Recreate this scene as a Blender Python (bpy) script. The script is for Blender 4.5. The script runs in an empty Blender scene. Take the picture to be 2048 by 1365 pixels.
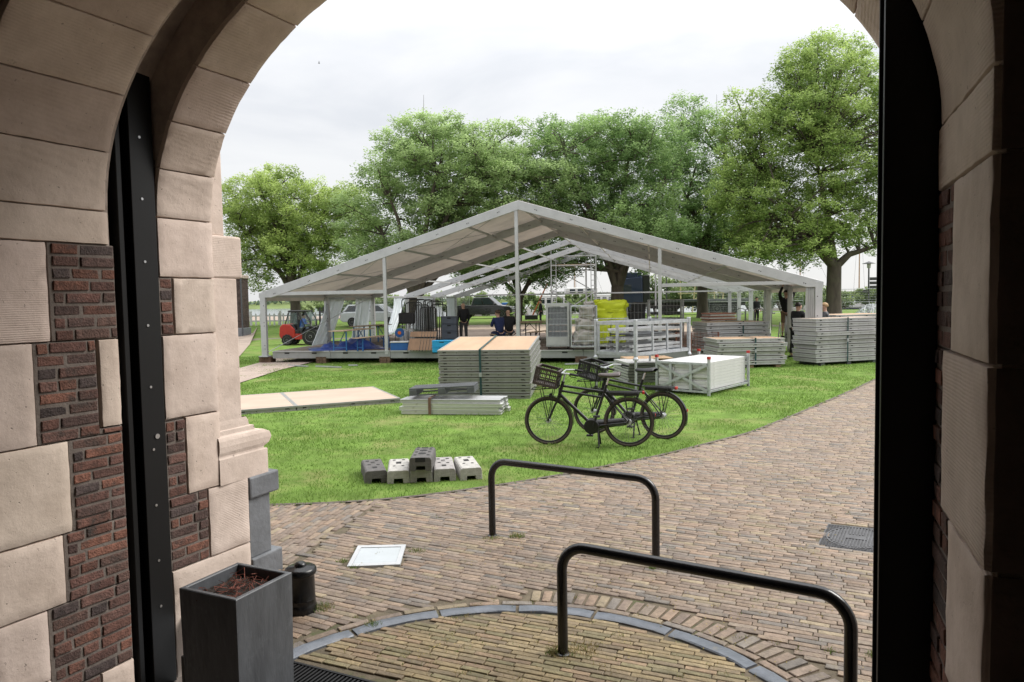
import bpy, bmesh, math, random
import numpy as np
from mathutils import Vector, Matrix, noise

random.seed(7); rng = np.random.default_rng(11)
scene = bpy.context.scene
COL = scene.collection
R = math.radians

# ------------------------------------------------------------------ camera
FPX = 1430.0                       # focal length in pixels of the 2048 px wide photograph
CAM_H = 2.05
cam_data = bpy.data.cameras.new('camera')
cam_data.sensor_width = 36.0
cam_data.lens = FPX / 2048 * 36.0
cam_data.clip_start = 0.05
cam_data.clip_end = 5000
cam = bpy.data.objects.new('camera', cam_data)
COL.objects.link(cam)
CAM_R = Matrix.Rotation(R(90 - 3.28), 3, 'X') @ Matrix.Rotation(R(-1.0), 3, 'Z')
cam.matrix_world = Matrix.Translation((0, 0, CAM_H)) @ CAM_R.to_4x4()
scene.camera = cam

# ------------------------------------------------------------------ world: overcast sky
SUN_EL, SUN_AZ = R(46), R(76)     # azimuth clockwise from +Y
world = bpy.data.worlds.new('World')
scene.world = world
world.use_nodes = True
def make_world():
    nt = world.node_tree; nt.nodes.clear()
    N = nt.nodes.new; L = nt.links.new
    out = N('ShaderNodeOutputWorld')
    sky = N('ShaderNodeTexSky'); sky.sky_type = 'NISHITA'; sky.sun_disc = False
    sky.sun_elevation = SUN_EL; sky.sun_rotation = SUN_AZ
    bg = N('ShaderNodeBackground'); bg.inputs[1].default_value = 0.10
    L(sky.outputs[0], bg.inputs[0])
    tc = N('ShaderNodeTexCoord')
    mp = N('ShaderNodeMapping'); mp.inputs['Scale'].default_value = (1.0, 1.0, 3.2)
    mp.inputs['Location'].default_value = (0.35, 0.2, 0.1)
    L(tc.outputs['Generated'], mp.inputs[0])
    n1 = N('ShaderNodeTexNoise'); n1.inputs['Scale'].default_value = 2.6
    n1.inputs['Detail'].default_value = 7; n1.inputs['Roughness'].default_value = .52
    n1.inputs['Distortion'].default_value = .35
    L(mp.outputs[0], n1.inputs['Vector'])
    rp = N('ShaderNodeValToRGB')
    rp.color_ramp.elements[0].position = .36; rp.color_ramp.elements[0].color = (.80, .815, .845, 1)
    rp.color_ramp.elements[1].position = .60; rp.color_ramp.elements[1].color = (.97, .97, .97, 1)
    e = rp.color_ramp.elements.new(.48); e.color = (.90, .905, .92, 1)
    L(n1.outputs[0], rp.inputs[0])
    # overcast sky grows brighter towards the zenith
    sp = N('ShaderNodeSeparateXYZ'); L(tc.outputs['Generated'], sp.inputs[0])
    ab = N('ShaderNodeMath'); ab.operation = 'MAXIMUM'; ab.inputs[1].default_value = 0.0
    L(sp.outputs[2], ab.inputs[0])
    mr = N('ShaderNodeMapRange'); mr.inputs['From Min'].default_value = 0; mr.inputs['From Max'].default_value = 1
    mr.inputs['To Min'].default_value = .415; mr.inputs['To Max'].default_value = 1.95
    pw = N('ShaderNodeMath'); pw.operation = 'POWER'; pw.inputs[1].default_value = 2.4
    L(ab.outputs[0], pw.inputs[0]); L(pw.outputs[0], mr.inputs[0])
    bg2 = N('ShaderNodeBackground')
    L(rp.outputs[0], bg2.inputs[0]); L(mr.outputs[0], bg2.inputs[1])
    mx = N('ShaderNodeMixShader'); mx.inputs[0].default_value = .93
    L(bg.outputs[0], mx.inputs[1]); L(bg2.outputs[0], mx.inputs[2])
    L(mx.outputs[0], out.inputs[0])
make_world()

sun_data = bpy.data.lights.new('sun', 'SUN')
sun_data.energy = 1.5; sun_data.angle = R(30); sun_data.color = (1.0, .96, .90)
sun = bpy.data.objects.new('sun', sun_data); COL.objects.link(sun)
sun.rotation_euler = (math.pi / 2 - SUN_EL, 0, math.pi - SUN_AZ)

vs = scene.view_settings
vs.view_transform = 'Standard'; vs.look = 'None'; vs.gamma = 1.0; vs.use_curve_mapping = False
vs.exposure = 1.15
scene.cycles.max_bounces = 8
scene.cycles.diffuse_bounces = 5
scene.cycles.transparent_max_bounces = 12

# ------------------------------------------------------------------ placing helpers
def ray(px, py): return CAM_R @ Vector(((px - 1024) / FPX, (682.5 - py) / FPX, -1))
def gp(px, py, z=0.0):
    d = ray(px, py); t = (z - CAM_H) / d.z; return Vector((d.x * t, d.y * t, z))
def at(px, py, Y):
    d = ray(px, py); t = Y / d.y; return Vector((d.x * t, Y, CAM_H + d.z * t))
def gz(x, y):                      # gentle rise of the lawn behind the marquee
    t = min(1, max(0, (y - 40) / 14)); return .5 * t * t * (3 - 2 * t)

# ------------------------------------------------------------------ materials
M = {}
def mat(name, base, rough=.7, metal=0.0, var=.12, scale=6.0, bump=0.0, bscale=40.0, attr=None,
        trans=0.0, spec=.4, dirt=None, dirt_scale=2.0, dirt_lo=.5, dirt_hi=.7, stretch=None, alpha=1.0, coat=0.0):
    if name in M: return M[name]
    m = bpy.data.materials.new(name); m.use_nodes = True; M[name] = m
    nt = m.node_tree; N = nt.nodes.new; L = nt.links.new
    p = nt.nodes['Principled BSDF']; out = nt.nodes['Material Output']
    p.inputs['Roughness'].default_value = rough; p.inputs['Metallic'].default_value = metal
    p.inputs['Specular IOR Level'].default_value = spec
    if coat: p.inputs['Coat Weight'].default_value = coat
    tc = N('ShaderNodeTexCoord'); vec = tc.outputs['Object']
    if stretch:
        mp = N('ShaderNodeMapping'); mp.inputs['Scale'].default_value = stretch; L(vec, mp.inputs[0]); vec = mp.outputs[0]
    if attr:
        a = N('ShaderNodeAttribute'); a.attribute_name = attr; colsrc = a.outputs['Color']
    else:
        rgb = N('ShaderNodeRGB'); rgb.outputs[0].default_value = (*base, 1); colsrc = rgb.outputs[0]
    n = N('ShaderNodeTexNoise'); n.inputs['Scale'].default_value = scale; n.inputs['Detail'].default_value = 6
    n.inputs['Roughness'].default_value = .62
    L(vec, n.inputs['Vector'])
    mr = N('ShaderNodeMapRange'); mr.inputs['From Min'].default_value = .3; mr.inputs['From Max'].default_value = .7
    mr.inputs['To Min'].default_value = 1 - var; mr.inputs['To Max'].default_value = 1 + var
    L(n.outputs[0], mr.inputs[0])
    mul = N('ShaderNodeVectorMath'); mul.operation = 'SCALE'
    L(colsrc, mul.inputs[0]); L(mr.outputs[0], mul.inputs['Scale'])
    col = mul.outputs[0]
    if dirt:
        nd = N('ShaderNodeTexNoise'); nd.inputs['Scale'].default_value = dirt_scale; nd.inputs['Detail'].default_value = 8
        nd.inputs['Roughness'].default_value = .7
        L(tc.outputs['Object'], nd.inputs['Vector'])
        md = N('ShaderNodeMapRange'); md.inputs['From Min'].default_value = dirt_lo; md.inputs['From Max'].default_value = dirt_hi
        L(nd.outputs[0], md.inputs[0])
        mix = N('ShaderNodeMix'); mix.data_type = 'RGBA'
        L(md.outputs[0], mix.inputs[0]); L(col, mix.inputs[6]); mix.inputs[7].default_value = (*dirt, 1)
        col = mix.outputs[2]
    L(col, p.inputs['Base Color'])
    if bump:
        nb = N('ShaderNodeTexNoise'); nb.inputs['Scale'].default_value = bscale; nb.inputs['Detail'].default_value = 6
        L(vec, nb.inputs['Vector'])
        b = N('ShaderNodeBump'); b.inputs['Strength'].default_value = bump; b.inputs['Distance'].default_value = .01
        L(nb.outputs[0], b.inputs['Height']); L(b.outputs[0], p.inputs['Normal'])
    if trans:
        t = N('ShaderNodeBsdfTranslucent'); L(col, t.inputs[0])
        ms = N('ShaderNodeMixShader'); ms.inputs[0].default_value = trans
        L(p.outputs[0], ms.inputs[1]); L(t.outputs[0], ms.inputs[2]); L(ms.outputs[0], out.inputs[0])
    if alpha < 1: p.inputs['Alpha'].default_value = alpha
    return m

def stone_mat(name, base, comb_dir, comb_scale, comb=.5, dark=(.2, .17, .15)):
    """dressed limestone: pitted, faintly comb-tooled"""
    if name in M: return M[name]
    m = bpy.data.materials.new(name); m.use_nodes = True; M[name] = m
    nt = m.node_tree; N = nt.nodes.new; L = nt.links.new
    p = nt.nodes['Principled BSDF']; p.inputs['Roughness'].default_value = .85; p.inputs['Specular IOR Level'].default_value = .2
    tc = N('ShaderNodeTexCoord'); g = N('ShaderNodeNewGeometry')
    n = N('ShaderNodeTexNoise'); n.inputs['Scale'].default_value = 3.2; n.inputs['Detail'].default_value = 8; n.inputs['Roughness'].default_value = .65
    L(tc.outputs['Object'], n.inputs['Vector'])
    cr = N('ShaderNodeValToRGB'); L(n.outputs[0], cr.inputs[0])
    cr.color_ramp.elements[0].position = .32; cr.color_ramp.elements[0].color = (base[0]*.80, base[1]*.78, base[2]*.76, 1)
    cr.color_ramp.elements[1].position = .7; cr.color_ramp.elements[1].color = (*[c * 1.1 for c in base], 1)
    # pits
    v = N('ShaderNodeTexNoise'); v.inputs['Scale'].default_value = 46; v.inputs['Detail'].default_value = 3
    L(tc.outputs['Object'], v.inputs['Vector'])
    pr = N('ShaderNodeMapRange'); pr.inputs['From Min'].default_value = .69; pr.inputs['From Max'].default_value = .75
    L(v.outputs[0], pr.inputs[0])
    mix = N('ShaderNodeMix'); mix.data_type = 'RGBA'
    L(pr.outputs[0], mix.inputs[0]); L(cr.outputs[0], mix.inputs[6]); mix.inputs[7].default_value = (*[c * .6 for c in base], 1)
    at_ = N('ShaderNodeAttribute'); at_.attribute_name = 'col'
    mm = N('ShaderNodeMix'); mm.data_type = 'RGBA'; mm.blend_type = 'MULTIPLY'; mm.inputs[0].default_value = 1
    L(mix.outputs[2], mm.inputs[6]); L(at_.outputs['Color'], mm.inputs[7])
    L(mm.outputs[2], p.inputs['Base Color'])
    mp = N('ShaderNodeMapping'); mp.inputs['Rotation'].default_value = comb_dir
    L(tc.outputs['Object'], mp.inputs[0])
    w = N('ShaderNodeTexWave'); w.inputs['Scale'].default_value = comb_scale; w.inputs['Distortion'].default_value = 1.6
    w.inputs['Detail'].default_value = 2; w.inputs['Detail Scale'].default_value = .6
    L(mp.outputs[0], w.inputs['Vector'])
    nf = N('ShaderNodeTexNoise'); nf.inputs['Scale'].default_value = 9; nf.inputs['Detail'].default_value = 9; nf.inputs['Roughness'].default_value = .7
    L(tc.outputs['Object'], nf.inputs['Vector'])
    # combing is worn away in places
    nm = N('ShaderNodeTexNoise'); nm.inputs['Scale'].default_value = 1.7; L(tc.outputs['Object'], nm.inputs['Vector'])
    wm = N('ShaderNodeMapRange'); wm.inputs['From Min'].default_value = .35; wm.inputs['From Max'].default_value = .6
    L(nm.outputs[0], wm.inputs[0])
    wmul = N('ShaderNodeMath'); wmul.operation = 'MULTIPLY'; L(w.outputs[1], wmul.inputs[0]); L(wm.outputs[0], wmul.inputs[1])
    wsc = N('ShaderNodeMath'); wsc.operation = 'MULTIPLY'; wsc.inputs[1].default_value = comb * .35; L(wmul.outputs[0], wsc.inputs[0])
    nsc = N('ShaderNodeMath'); nsc.operation = 'MULTIPLY_ADD'; nsc.inputs[1].default_value = 1.6; L(nf.outputs[0], nsc.inputs[0]); L(wsc.outputs[0], nsc.inputs[2])
    sub = N('ShaderNodeMath'); sub.operation = 'SUBTRACT'; L(nsc.outputs[0], sub.inputs[0]); L(pr.outputs[0], sub.inputs[1])
    b = N('ShaderNodeBump'); b.inputs['Strength'].default_value = .6; b.inputs['Distance'].default_value = .007
    L(sub.outputs[0], b.inputs['Height']); L(b.outputs[0], p.inputs['Normal'])
    return m

# ------------------------------------------------------------------ mesh builder
class MB:
    def __init__(self): self.v = []; self.f = []; self.mi = []; self.cur = 0
    def face(self, idx): self.f.append(idx); self.mi.append(self.cur)
    def quad(self, a, b, c, d):
        n = len(self.v); self.v += [tuple(a), tuple(b), tuple(c), tuple(d)]; self.face((n, n+1, n+2, n+3)); return self
    def box(self, c, s, rot=None):
        c = Vector(c); n = len(self.v)
        for dx, dy, dz in ((-1,-1,-1),(1,-1,-1),(1,1,-1),(-1,1,-1),(-1,-1,1),(1,-1,1),(1,1,1),(-1,1,1)):
            p = Vector((dx*s[0]/2, dy*s[1]/2, dz*s[2]/2))
            if rot is not None: p = rot @ p
            self.v.append(tuple(c + p))
        for q in ((0,3,2,1),(4,5,6,7),(0,1,5,4),(1,2,6,5),(2,3,7,6),(3,0,4,7)): self.face(tuple(n+i for i in q))
        return self
    def bb(self, x0, x1, y0, y1, z0, z1): return self.box(((x0+x1)/2,(y0+y1)/2,(z0+z1)/2),(x1-x0,y1-y0,z1-z0))
    def beam(self, p, q, w, h, up=(0,0,1)):
        p, q = Vector(p), Vector(q); d = (q-p); L = d.length
        if L < 1e-6: return self
        d.normalize(); up = Vector(up)
        if abs(d.dot(up)) > .98: up = Vector((1,0,0))
        s = d.cross(up).normalized(); t = s.cross(d)
        rot = Matrix((s, d, t)).transposed()
        return self.box((p+q)/2, (w, L, h), rot)
    def tube(self, pts, r, n=8, closed=False, cap=True):
        pts = [Vector(p) for p in pts]; k = len(pts)
        rs = r if isinstance(r, (list, tuple)) else [r]*k
        base = len(self.v); prev = None
        for i, p in enumerate(pts):
            if closed: d = pts[(i+1) % k] - pts[i-1]
            else: d = pts[min(i+1, k-1)] - pts[max(i-1, 0)]
            if d.length < 1e-9: d = Vector((0,0,1))
            d.normalize()
            if prev is None:
                a = Vector((0,0,1)) if abs(d.z) < .9 else Vector((1,0,0))
                s = d.cross(a).normalized()
            else:
                s = (prev - d*prev.dot(d))
                s = s.normalized() if s.length > 1e-6 else d.orthogonal().normalized()
            prev = s; t = d.cross(s)
            for j in range(n):
                a = 2*math.pi*j/n
                self.v.append(tuple(p + (s*math.cos(a) + t*math.sin(a))*rs[i]))
        m = k if closed else k-1
        for i in range(m):
            for j in range(n):
                a = base+i*n+j; b = base+i*n+(j+1)%n
                c = base+((i+1)%k)*n+(j+1)%n; d2 = base+((i+1)%k)*n+j
                self.face((a,b,c,d2))
        if cap and not closed:
            self.face(tuple(base+j for j in reversed(range(n))))
            self.face(tuple(base+(k-1)*n+j for j in range(n)))
        return self
    def lathe(self, prof, c=(0,0,0), n=20, axis='Z'):
        base = len(self.v); k = len(prof)
        for r, z in prof:
            for j in range(n):
                a = 2*math.pi*j/n; x, y = r*math.cos(a), r*math.sin(a)
                if axis == 'Z': p = (c[0]+x, c[1]+y, c[2]+z)
                elif axis == 'Y': p = (c[0]+x, c[1]+z, c[2]+y)
                else: p = (c[0]+z, c[1]+x, c[2]+y)
                self.v.append(p)
        for i in range(k-1):
            for j in range(n):
                self.face((base+i*n+j, base+i*n+(j+1)%n, base+(i+1)*n+(j+1)%n, base+(i+1)*n+j))
        self.face(tuple(base+j for j in reversed(range(n)))); self.face(tuple(base+(k-1)*n+j for j in range(n)))
        return self
    def prism(self, poly, lo, hi, axis='Y'):
        """poly: 2-D outline; extruded along axis"""
        n = len(self.v); k = len(poly)
        def P(a, b, t):
            return (a, t, b) if axis == 'Y' else ((t, a, b) if axis == 'X' else (a, b, t))
        for a, b in poly: self.v.append(P(a, b, lo))
        for a, b in poly: self.v.append(P(a, b, hi))
        self.face(tuple(range(n, n+k))); self.face(tuple(range(n+2*k-1, n+k-1, -1)))
        for i in range(k): self.face((n+i, n+k+i, n+k+(i+1)%k, n+(i+1)%k))
        return self
    def grid(self, fn, nu, nv):
        n = len(self.v)
        for i in range(nu+1):
            for j in range(nv+1): self.v.append(tuple(fn(i/nu, j/nv)))
        for i in range(nu):
            for j in range(nv):
                a = n+i*(nv+1)+j; self.face((a, a+1, a+nv+2, a+nv+1))
        return self
    def xf(self, mtx):
        self.v = [tuple(mtx @ Vector(p)) for p in self.v]; return self
    def build(self, name, mats, parent=None, smooth=False, bevel=0, seg=1, fix=True, col=None):
        me = bpy.data.meshes.new(name)
        me.from_pydata(self.v, [], self.f)
        if not isinstance(mats, (list, tuple)): mats = [mats]
        for m in mats: me.materials.append(m)
        if len(mats) > 1: me.polygons.foreach_set('material_index', self.mi)
        if fix:
            bm = bmesh.new(); bm.from_mesh(me); bmesh.ops.recalc_face_normals(bm, faces=bm.faces); bm.to_mesh(me); bm.free()
        if smooth:
            me.polygons.foreach_set('use_smooth', [True]*len(me.polygons))
            if smooth == 'auto':
                try: me.set_sharp_from_angle(angle=R(40))
                except Exception: pass
        if col is not None:
            a = me.color_attributes.new('col', 'FLOAT_COLOR', 'POINT')
            a.data.foreach_set('color', list((*col, 1.0))*len(me.vertices))
        me.update()
        o = bpy.data.objects.new(name, me); COL.objects.link(o)
        if parent is not None: o.parent = parent
        if bevel:
            b = o.modifiers.new('bevel', 'BEVEL'); b.width = bevel; b.segments = seg; b.limit_method = 'ANGLE'; b.angle_limit = R(40)
        return o

def np_mesh(name, verts, faces, mats, parent=None, cols=None, smooth=False):
    """verts (n,3), faces (m,k) numpy"""
    me = bpy.data.meshes.new(name)
    nv, (nf, k) = len(verts), faces.shape
    me.vertices.add(nv); me.vertices.foreach_set('co', np.ascontiguousarray(verts, dtype=np.float32).ravel())
    me.loops.add(nf*k); me.loops.foreach_set('vertex_index', np.ascontiguousarray(faces, dtype=np.int32).ravel())
    me.polygons.add(nf)
    me.polygons.foreach_set('loop_start', np.arange(0, nf*k, k, dtype=np.int32))
    me.polygons.foreach_set('loop_total', np.full(nf, k, dtype=np.int32))
    if smooth: me.polygons.foreach_set('use_smooth', np.ones(nf, dtype=bool))
    me.materials.append(mats)
    if cols is not None:
        a = me.color_attributes.new('col', 'FLOAT_COLOR', 'POINT')
        c4 = np.ones((nv, 4), dtype=np.float32); c4[:, :3] = cols
        a.data.foreach_set('color', c4.ravel())
    me.update(calc_edges=True); me.validate()
    o = bpy.data.objects.new(name, me); COL.objects.link(o)
    if parent is not None: o.parent = parent
    return o

def tag(o, label=None, cat=None, group=None, kind=None):
    if label: o['label'] = label
    if cat: o['category'] = cat
    if group: o['group'] = group
    if kind: o['kind'] = kind
    return o
def thing(name, label, cat, loc=(0,0,0), rz=0.0, group=None):
    o = bpy.data.objects.new(name, None); COL.objects.link(o)
    o.empty_display_size = .2
    o.location = loc; o.rotation_euler = (0, 0, rz)
    return tag(o, label, cat, group)
def copy_tree(o, parent=None):
    c = o.copy(); COL.objects.link(c); c.parent = parent
    for ch in list(o.children): copy_tree(ch, c)
    return c
def face_rz(dx, dy): return math.atan2(dy, dx)
ORD = ['topmost','second','third','fourth','fifth','sixth','seventh','eighth','ninth','tenth','eleventh','twelfth','thirteenth','fourteenth']

# ================================================================== the gateway
AX = R(25)
UX = Vector((math.cos(AX), -math.sin(AX), 0)); VX = Vector((math.sin(AX), math.cos(AX), 0))
def DW(u, v, z): return UX*u + VX*v + Vector((0, 0, z))
def uL(v): return -4.1585 + .0524*v
def uR(v): return .295 - .0524*(v - 2.87)
SPRING, RISE = 2.62, 1.50
FLOOR_IN = -.42
gate = thing('gateway', 'old arched gateway of cream limestone blocks with red brick infill, seen from inside', 'building', DW(-1.9, 3.0, 0))
gate_inv = Matrix.Translation(-gate.location)
CREAM = (.62, .52, .455)
m_stone = stone_mat('limestone', CREAM, (0, 0, R(25)), 26, 1.0)
m_stone_h = stone_mat('limestone_cross_tooled', CREAM, (0, R(90), 0), 26, 1.0)
m_core = mat('mortar_core', (.40, .335, .29), .9, var=.25, scale=9, bump=.6, bscale=70)
m_mortar = mat('lime_mortar', (.165, .138, .12), .95, var=.15, scale=9, bump=.4, bscale=60)
m_wbrick = mat('wall_brick', (.2, .09, .06), .85, attr='col', var=.4, scale=30, bump=.8, bscale=90, dirt=(.05, .04, .035), dirt_scale=7, dirt_lo=.52, dirt_hi=.7)
m_black = mat('black_steel', (.004, .004, .0042), .5, var=.2, scale=3, bump=.05, bscale=20, spec=.3)
m_screw = mat('screw_zinc', (.45, .45, .45), .35, metal=1)
m_greyp = mat('grey_plinth_paint', (.15, .158, .17), .5, var=.2, scale=5, bump=.5, bscale=25, dirt=(.05, .05, .055), dirt_scale=3, dirt_lo=.58, dirt_hi=.75)

def arch_pt(v, t):                 # t: 0 at left springing .. pi at right springing
    l, r = uL(v), uR(v); c = (l+r)/2; a = (r-l)/2
    return c - a*math.cos(t), SPRING + RISE*math.sin(t)
def map_left(v, z, d): return DW(uL(v)+d, v, z)
def map_right(v, z, d): return DW(uR(v)-d, v, z)
def map_arch(v, t, d):
    u, z = arch_pt(v, t); l, r = uL(v), uR(v); a = (r-l)/2
    n = Vector((math.cos(t)*RISE, -math.sin(t)*a)); n.normalize()
    return DW(u + n.x*d, v, z + n.y*d)

def patch(name, mp, s0, s1, t0, t1, mt, n=(3, 3), joint=.010, depth=.03, rough=.002, proud=.0, edge=.02, col=(1,1,1), tl=1.0, seed=None, lip=.0016):
    """one stone / brick: gently uneven face whose border turns back into the joint. tl: length of one unit of t"""
    j = joint/2; jt = joint/2/tl
    S = [s0+j, s0+j+.004] + list(np.linspace(s0+j+edge, s1-j-edge, n[0])) + [s1-j-.004, s1-j]
    T = [t0+jt, t0+jt+.004/tl] + list(np.linspace(t0+jt+edge/tl, t1-jt-edge/tl, n[1])) + [t1-jt-.004/tl, t1-jt]
    ns, ntt = len(S), len(T); b = MB(); sd = random.random()*50 if seed is None else seed
    for i, s in enumerate(S):
        for k, t in enumerate(T):
            e = min(i, k, ns-1-i, ntt-1-k)
            p = mp(s, t, 0)
            nz = noise.noise(Vector((p.x*9+sd, p.y*9, p.z*9)))*rough + noise.noise(Vector((p.x*30+sd, p.y*30, p.z*30)))*rough*.5
            d = proud + (-depth if e == 0 else (-lip+nz*1.5 if e == 1 else nz))
            ss, tt = s, t
            if e <= 1:      # ragged arrises
                w = .35*joint+.0015
                ss += noise.noise(Vector((t*14*tl+sd, s*3, 5)))*w*(i <= 1 or i >= ns-2)
                tt += noise.noise(Vector((s*14, t*3*tl+sd, 9)))*w/tl*(k <= 1 or k >= ntt-2)
            b.v.append(tuple(mp(ss, tt, d) - gate.location))
    for i in range(ns-1):
        for k in range(ntt-1):
            a = i*ntt+k; b.face((a, a+1, a+ntt+1, a+ntt))
    return b.build(name, mt, gate, smooth=False if n[0] < 4 else 'auto', fix=False, col=col)

def stone(mp, s0, s1, t0, t1, tl=1.0, mt=None, **k):
    c = random.uniform(.93, 1.05); tint = (c, c*random.uniform(.985, 1.01), c*random.uniform(.97, 1.01))
    n = (max(4, int((s1-s0)/.045)), max(4, int((t1-t0)*tl/.045)))
    return patch('stone_block', mp, s0, s1, t0, t1, mt or random.choice((m_stone, m_stone, m_stone_h)), n=n, joint=.004, depth=.03, rough=.003, edge=.007, col=tint, tl=tl, **k)
BR = [(.17,.082,.062),(.14,.07,.056),(.19,.088,.064),(.11,.066,.056),(.08,.058,.054),(.16,.085,.068),(.20,.09,.062),(.13,.075,.06)]
def brickwork(mp, s0, s1, z0, z1, h=.0705, L=.215, dark=1.0):
    nrow = max(1, round((z1-z0)/h)); hh = (z1-z0)/nrow
    patch('mortar_bed', mp, s0-.016, s1, z0, z1, m_mortar, n=(5, 5), joint=0, depth=.02, rough=.002, proud=-.008, edge=.01)
    for r in range(nrow):
        za = z0 + r*hh; s = s0
        first = random.choice((.07, .11, .16, L))
        while s < s1 - .012:
            e = s + first; first = random.choice((L, L, L*.95, .11, .17))
            if s1 - e < .05: e = s1
            e = min(e, s1)
            c = random.choice(BR); k = random.uniform(.6, 1.02)*dark
            patch('brick', mp, s, e, za, za+hh, m_wbrick, n=(2, 2), joint=.011, depth=.03, rough=.004, proud=random.uniform(-.005, .003), edge=.009, col=tuple(x*k for x in c))
            s = e
def arch_core(name, v0, v1, off, top, uspan=(-9, 6), off_r=None, z0=-1.0):
    """solid wall with the arched opening; off = how far its faces lie behind the stone faces"""
    b = MB(); NA = 40
    def ring(v):
        l, r = uL(v)-off, uR(v)+(off if off_r is None else off_r); c = (l+r)/2; a = (r-l)/2
        pts = [(l, z0)] + [(c-a*math.cos(math.pi*i/NA), SPRING+(RISE+off)*math.sin(math.pi*i/NA)) for i in range(NA+1)] + [(r, z0)]
        outer = []
        for i, (u, z) in enumerate(pts):
            if i == 0: outer.append((uspan[0], z0))
            elif i == len(pts)-1: outer.append((uspan[1], z0))
            else:
                t = (i-1)/NA
                if t < .2: outer.append((uspan[0], SPRING+(top-SPRING)*t/.2))
                elif t > .8: outer.append((uspan[1], SPRING+(top-SPRING)*(1-t)/.2))
                else: outer.append((uspan[0]+(uspan[1]-uspan[0])*(t-.2)/.6, top))
        return pts, outer
    i0, o0 = ring(v0); i1, o1 = ring(v1); k = len(i0)
    for arr, v in ((i0, v0), (o0, v0), (i1, v1), (o1, v1)):
        for u, z in arr: b.v.append(tuple(DW(u, v, z) - gate.location))
    for i in range(k-1):
        b.face((i, i+1, k+i+1, k+i)); b.face((2*k+i, 3*k+i, 3*k+i+1, 2*k+i+1))
        b.face((i, 2*k+i, 2*k+i+1, i+1)); b.face((k+i, k+i+1, 3*k+i+1, 3*k+i))
    return b.build(name, m_core, gate)

W1a, W1b, W2a, W2b, W2c = 2.16, 2.93, 3.22, 3.645, 3.87
arch_core('inner_wall_core', W1a+.01, W1b-.01, .032, 8.0)
arch_core('slot_core', W1b-.011, W2a+.011, .30, 7.9)
arch_core('outer_wall_core', W2a+.01, W2b-.02, .032, 8.0)
# near end of the left jamb in brick and stone (V = along the passage, Z up)
Lw = map_left
def ML(a, b, c, d, **k): return stone(Lw, a, b, c, d, **k)
def MLB(a, b, c, d, **k): return brickwork(Lw, a, b, c, d, **k)
zj = [FLOOR_IN-.1, -.04, .36, .76, 1.29, 1.86, 2.42, 2.65]
ML(W1a, 2.44, -.04, .36); ML(W1a, 2.44, FLOOR_IN, -.04); ML(2.72, W1b, FLOOR_IN, -.14)
MLB(2.455, 2.72, FLOOR_IN, -.14); MLB(2.455, W1b, -.14, .36)
ML(W1a, 2.545, .36, .76); MLB(2.56, W1b, .36, .76)
ML(W1a, 2.60, .76, 1.29); MLB(2.615, W1b, .76, 1.29)
ML(W1a, 2.435, 1.29, 1.86); MLB(2.45, 2.79, 1.29, 1.86); ML(2.80, W1b, 1.33, 1.86, mt=m_stone); MLB(2.80, W1b, 1.29, 1.33)
ML(W1a, 2.535, 1.86, 2.42); MLB(2.555, W1b, 1.86, 2.42)
ML(W1a, 2.90, 2.42, 2.62)
# outer jamb
ML(W2a, W2c, FLOOR_IN, .305); MLB(W2a, 3.52, .305, .79)
ML(3.52, W2c, .305, .785); MLB(W2a, 3.365, .79, 1.30)
ML(3.365, W2b, .785, 1.31)
ML(W2a, W2b, 1.31, 1.86); MLB(W2a, 3.315, 1.86, 2.235); ML(3.318, W2b, 1.86, 2.235)
ML(W2a, W2b, 2.235, 2.62)
# right jamb
Rw = map_right
def MR(a, b, c, d, **k): return stone(Rw, a, b, c, d, **k)
MR(W1a, 2.70, -.4, .35); MR(W1a, 2.62, .35, .80); MR(W1a, 2.66, .80, 1.32); MR(W1a, 2.79, 1.32, 1.86); MR(W1a, 2.66, 1.86, 2.40); MR(W1a, W1b, 2.40, 2.62)
for a, c, d in ((2.70, -.4, .35), (2.62, .35, .8), (2.66, .8, 1.32), (2.79, 1.32, 1.86), (2.66, 1.86, 2.40)): brickwork(Rw, a+.01, W1b, c, d)
for c, d in ((-.4, .4), (.4, .8), (.8, 1.3), (1.3, 1.86), (1.86, 2.24), (2.24, 2.62)): MR(W2a, W2b, c, d)
# voussoirs: joints follow the heights seen in the photograph on the left, radial above
def vous(v0, v1, ts):
    for a, b in zip(ts[:-1], ts[1:]): stone(map_arch, v0, v1, a, b, tl=1.9, mt=m_stone if random.random() < .6 else m_stone_h)
def tz(z): return math.asin(min(1, (z-SPRING)/RISE))
tl1 = [0, tz(2.96), tz(3.27), tz(3.56), tz(3.84), 1.25, 1.5, 1.75, 2.0]
vous(W1a, 2.89, tl1 + [math.pi-tz(3.60), math.pi-tz(3.3), math.pi-tz(2.98), math.pi])
vous(W2a, W2b, [0, tz(2.92), tz(3.20), tz(3.50), tz(3.80), 1.22, 1.46, 1.7, 1.95, math.pi-tz(3.62), math.pi-tz(3.3), math.pi-tz(2.95), math.pi])
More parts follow.
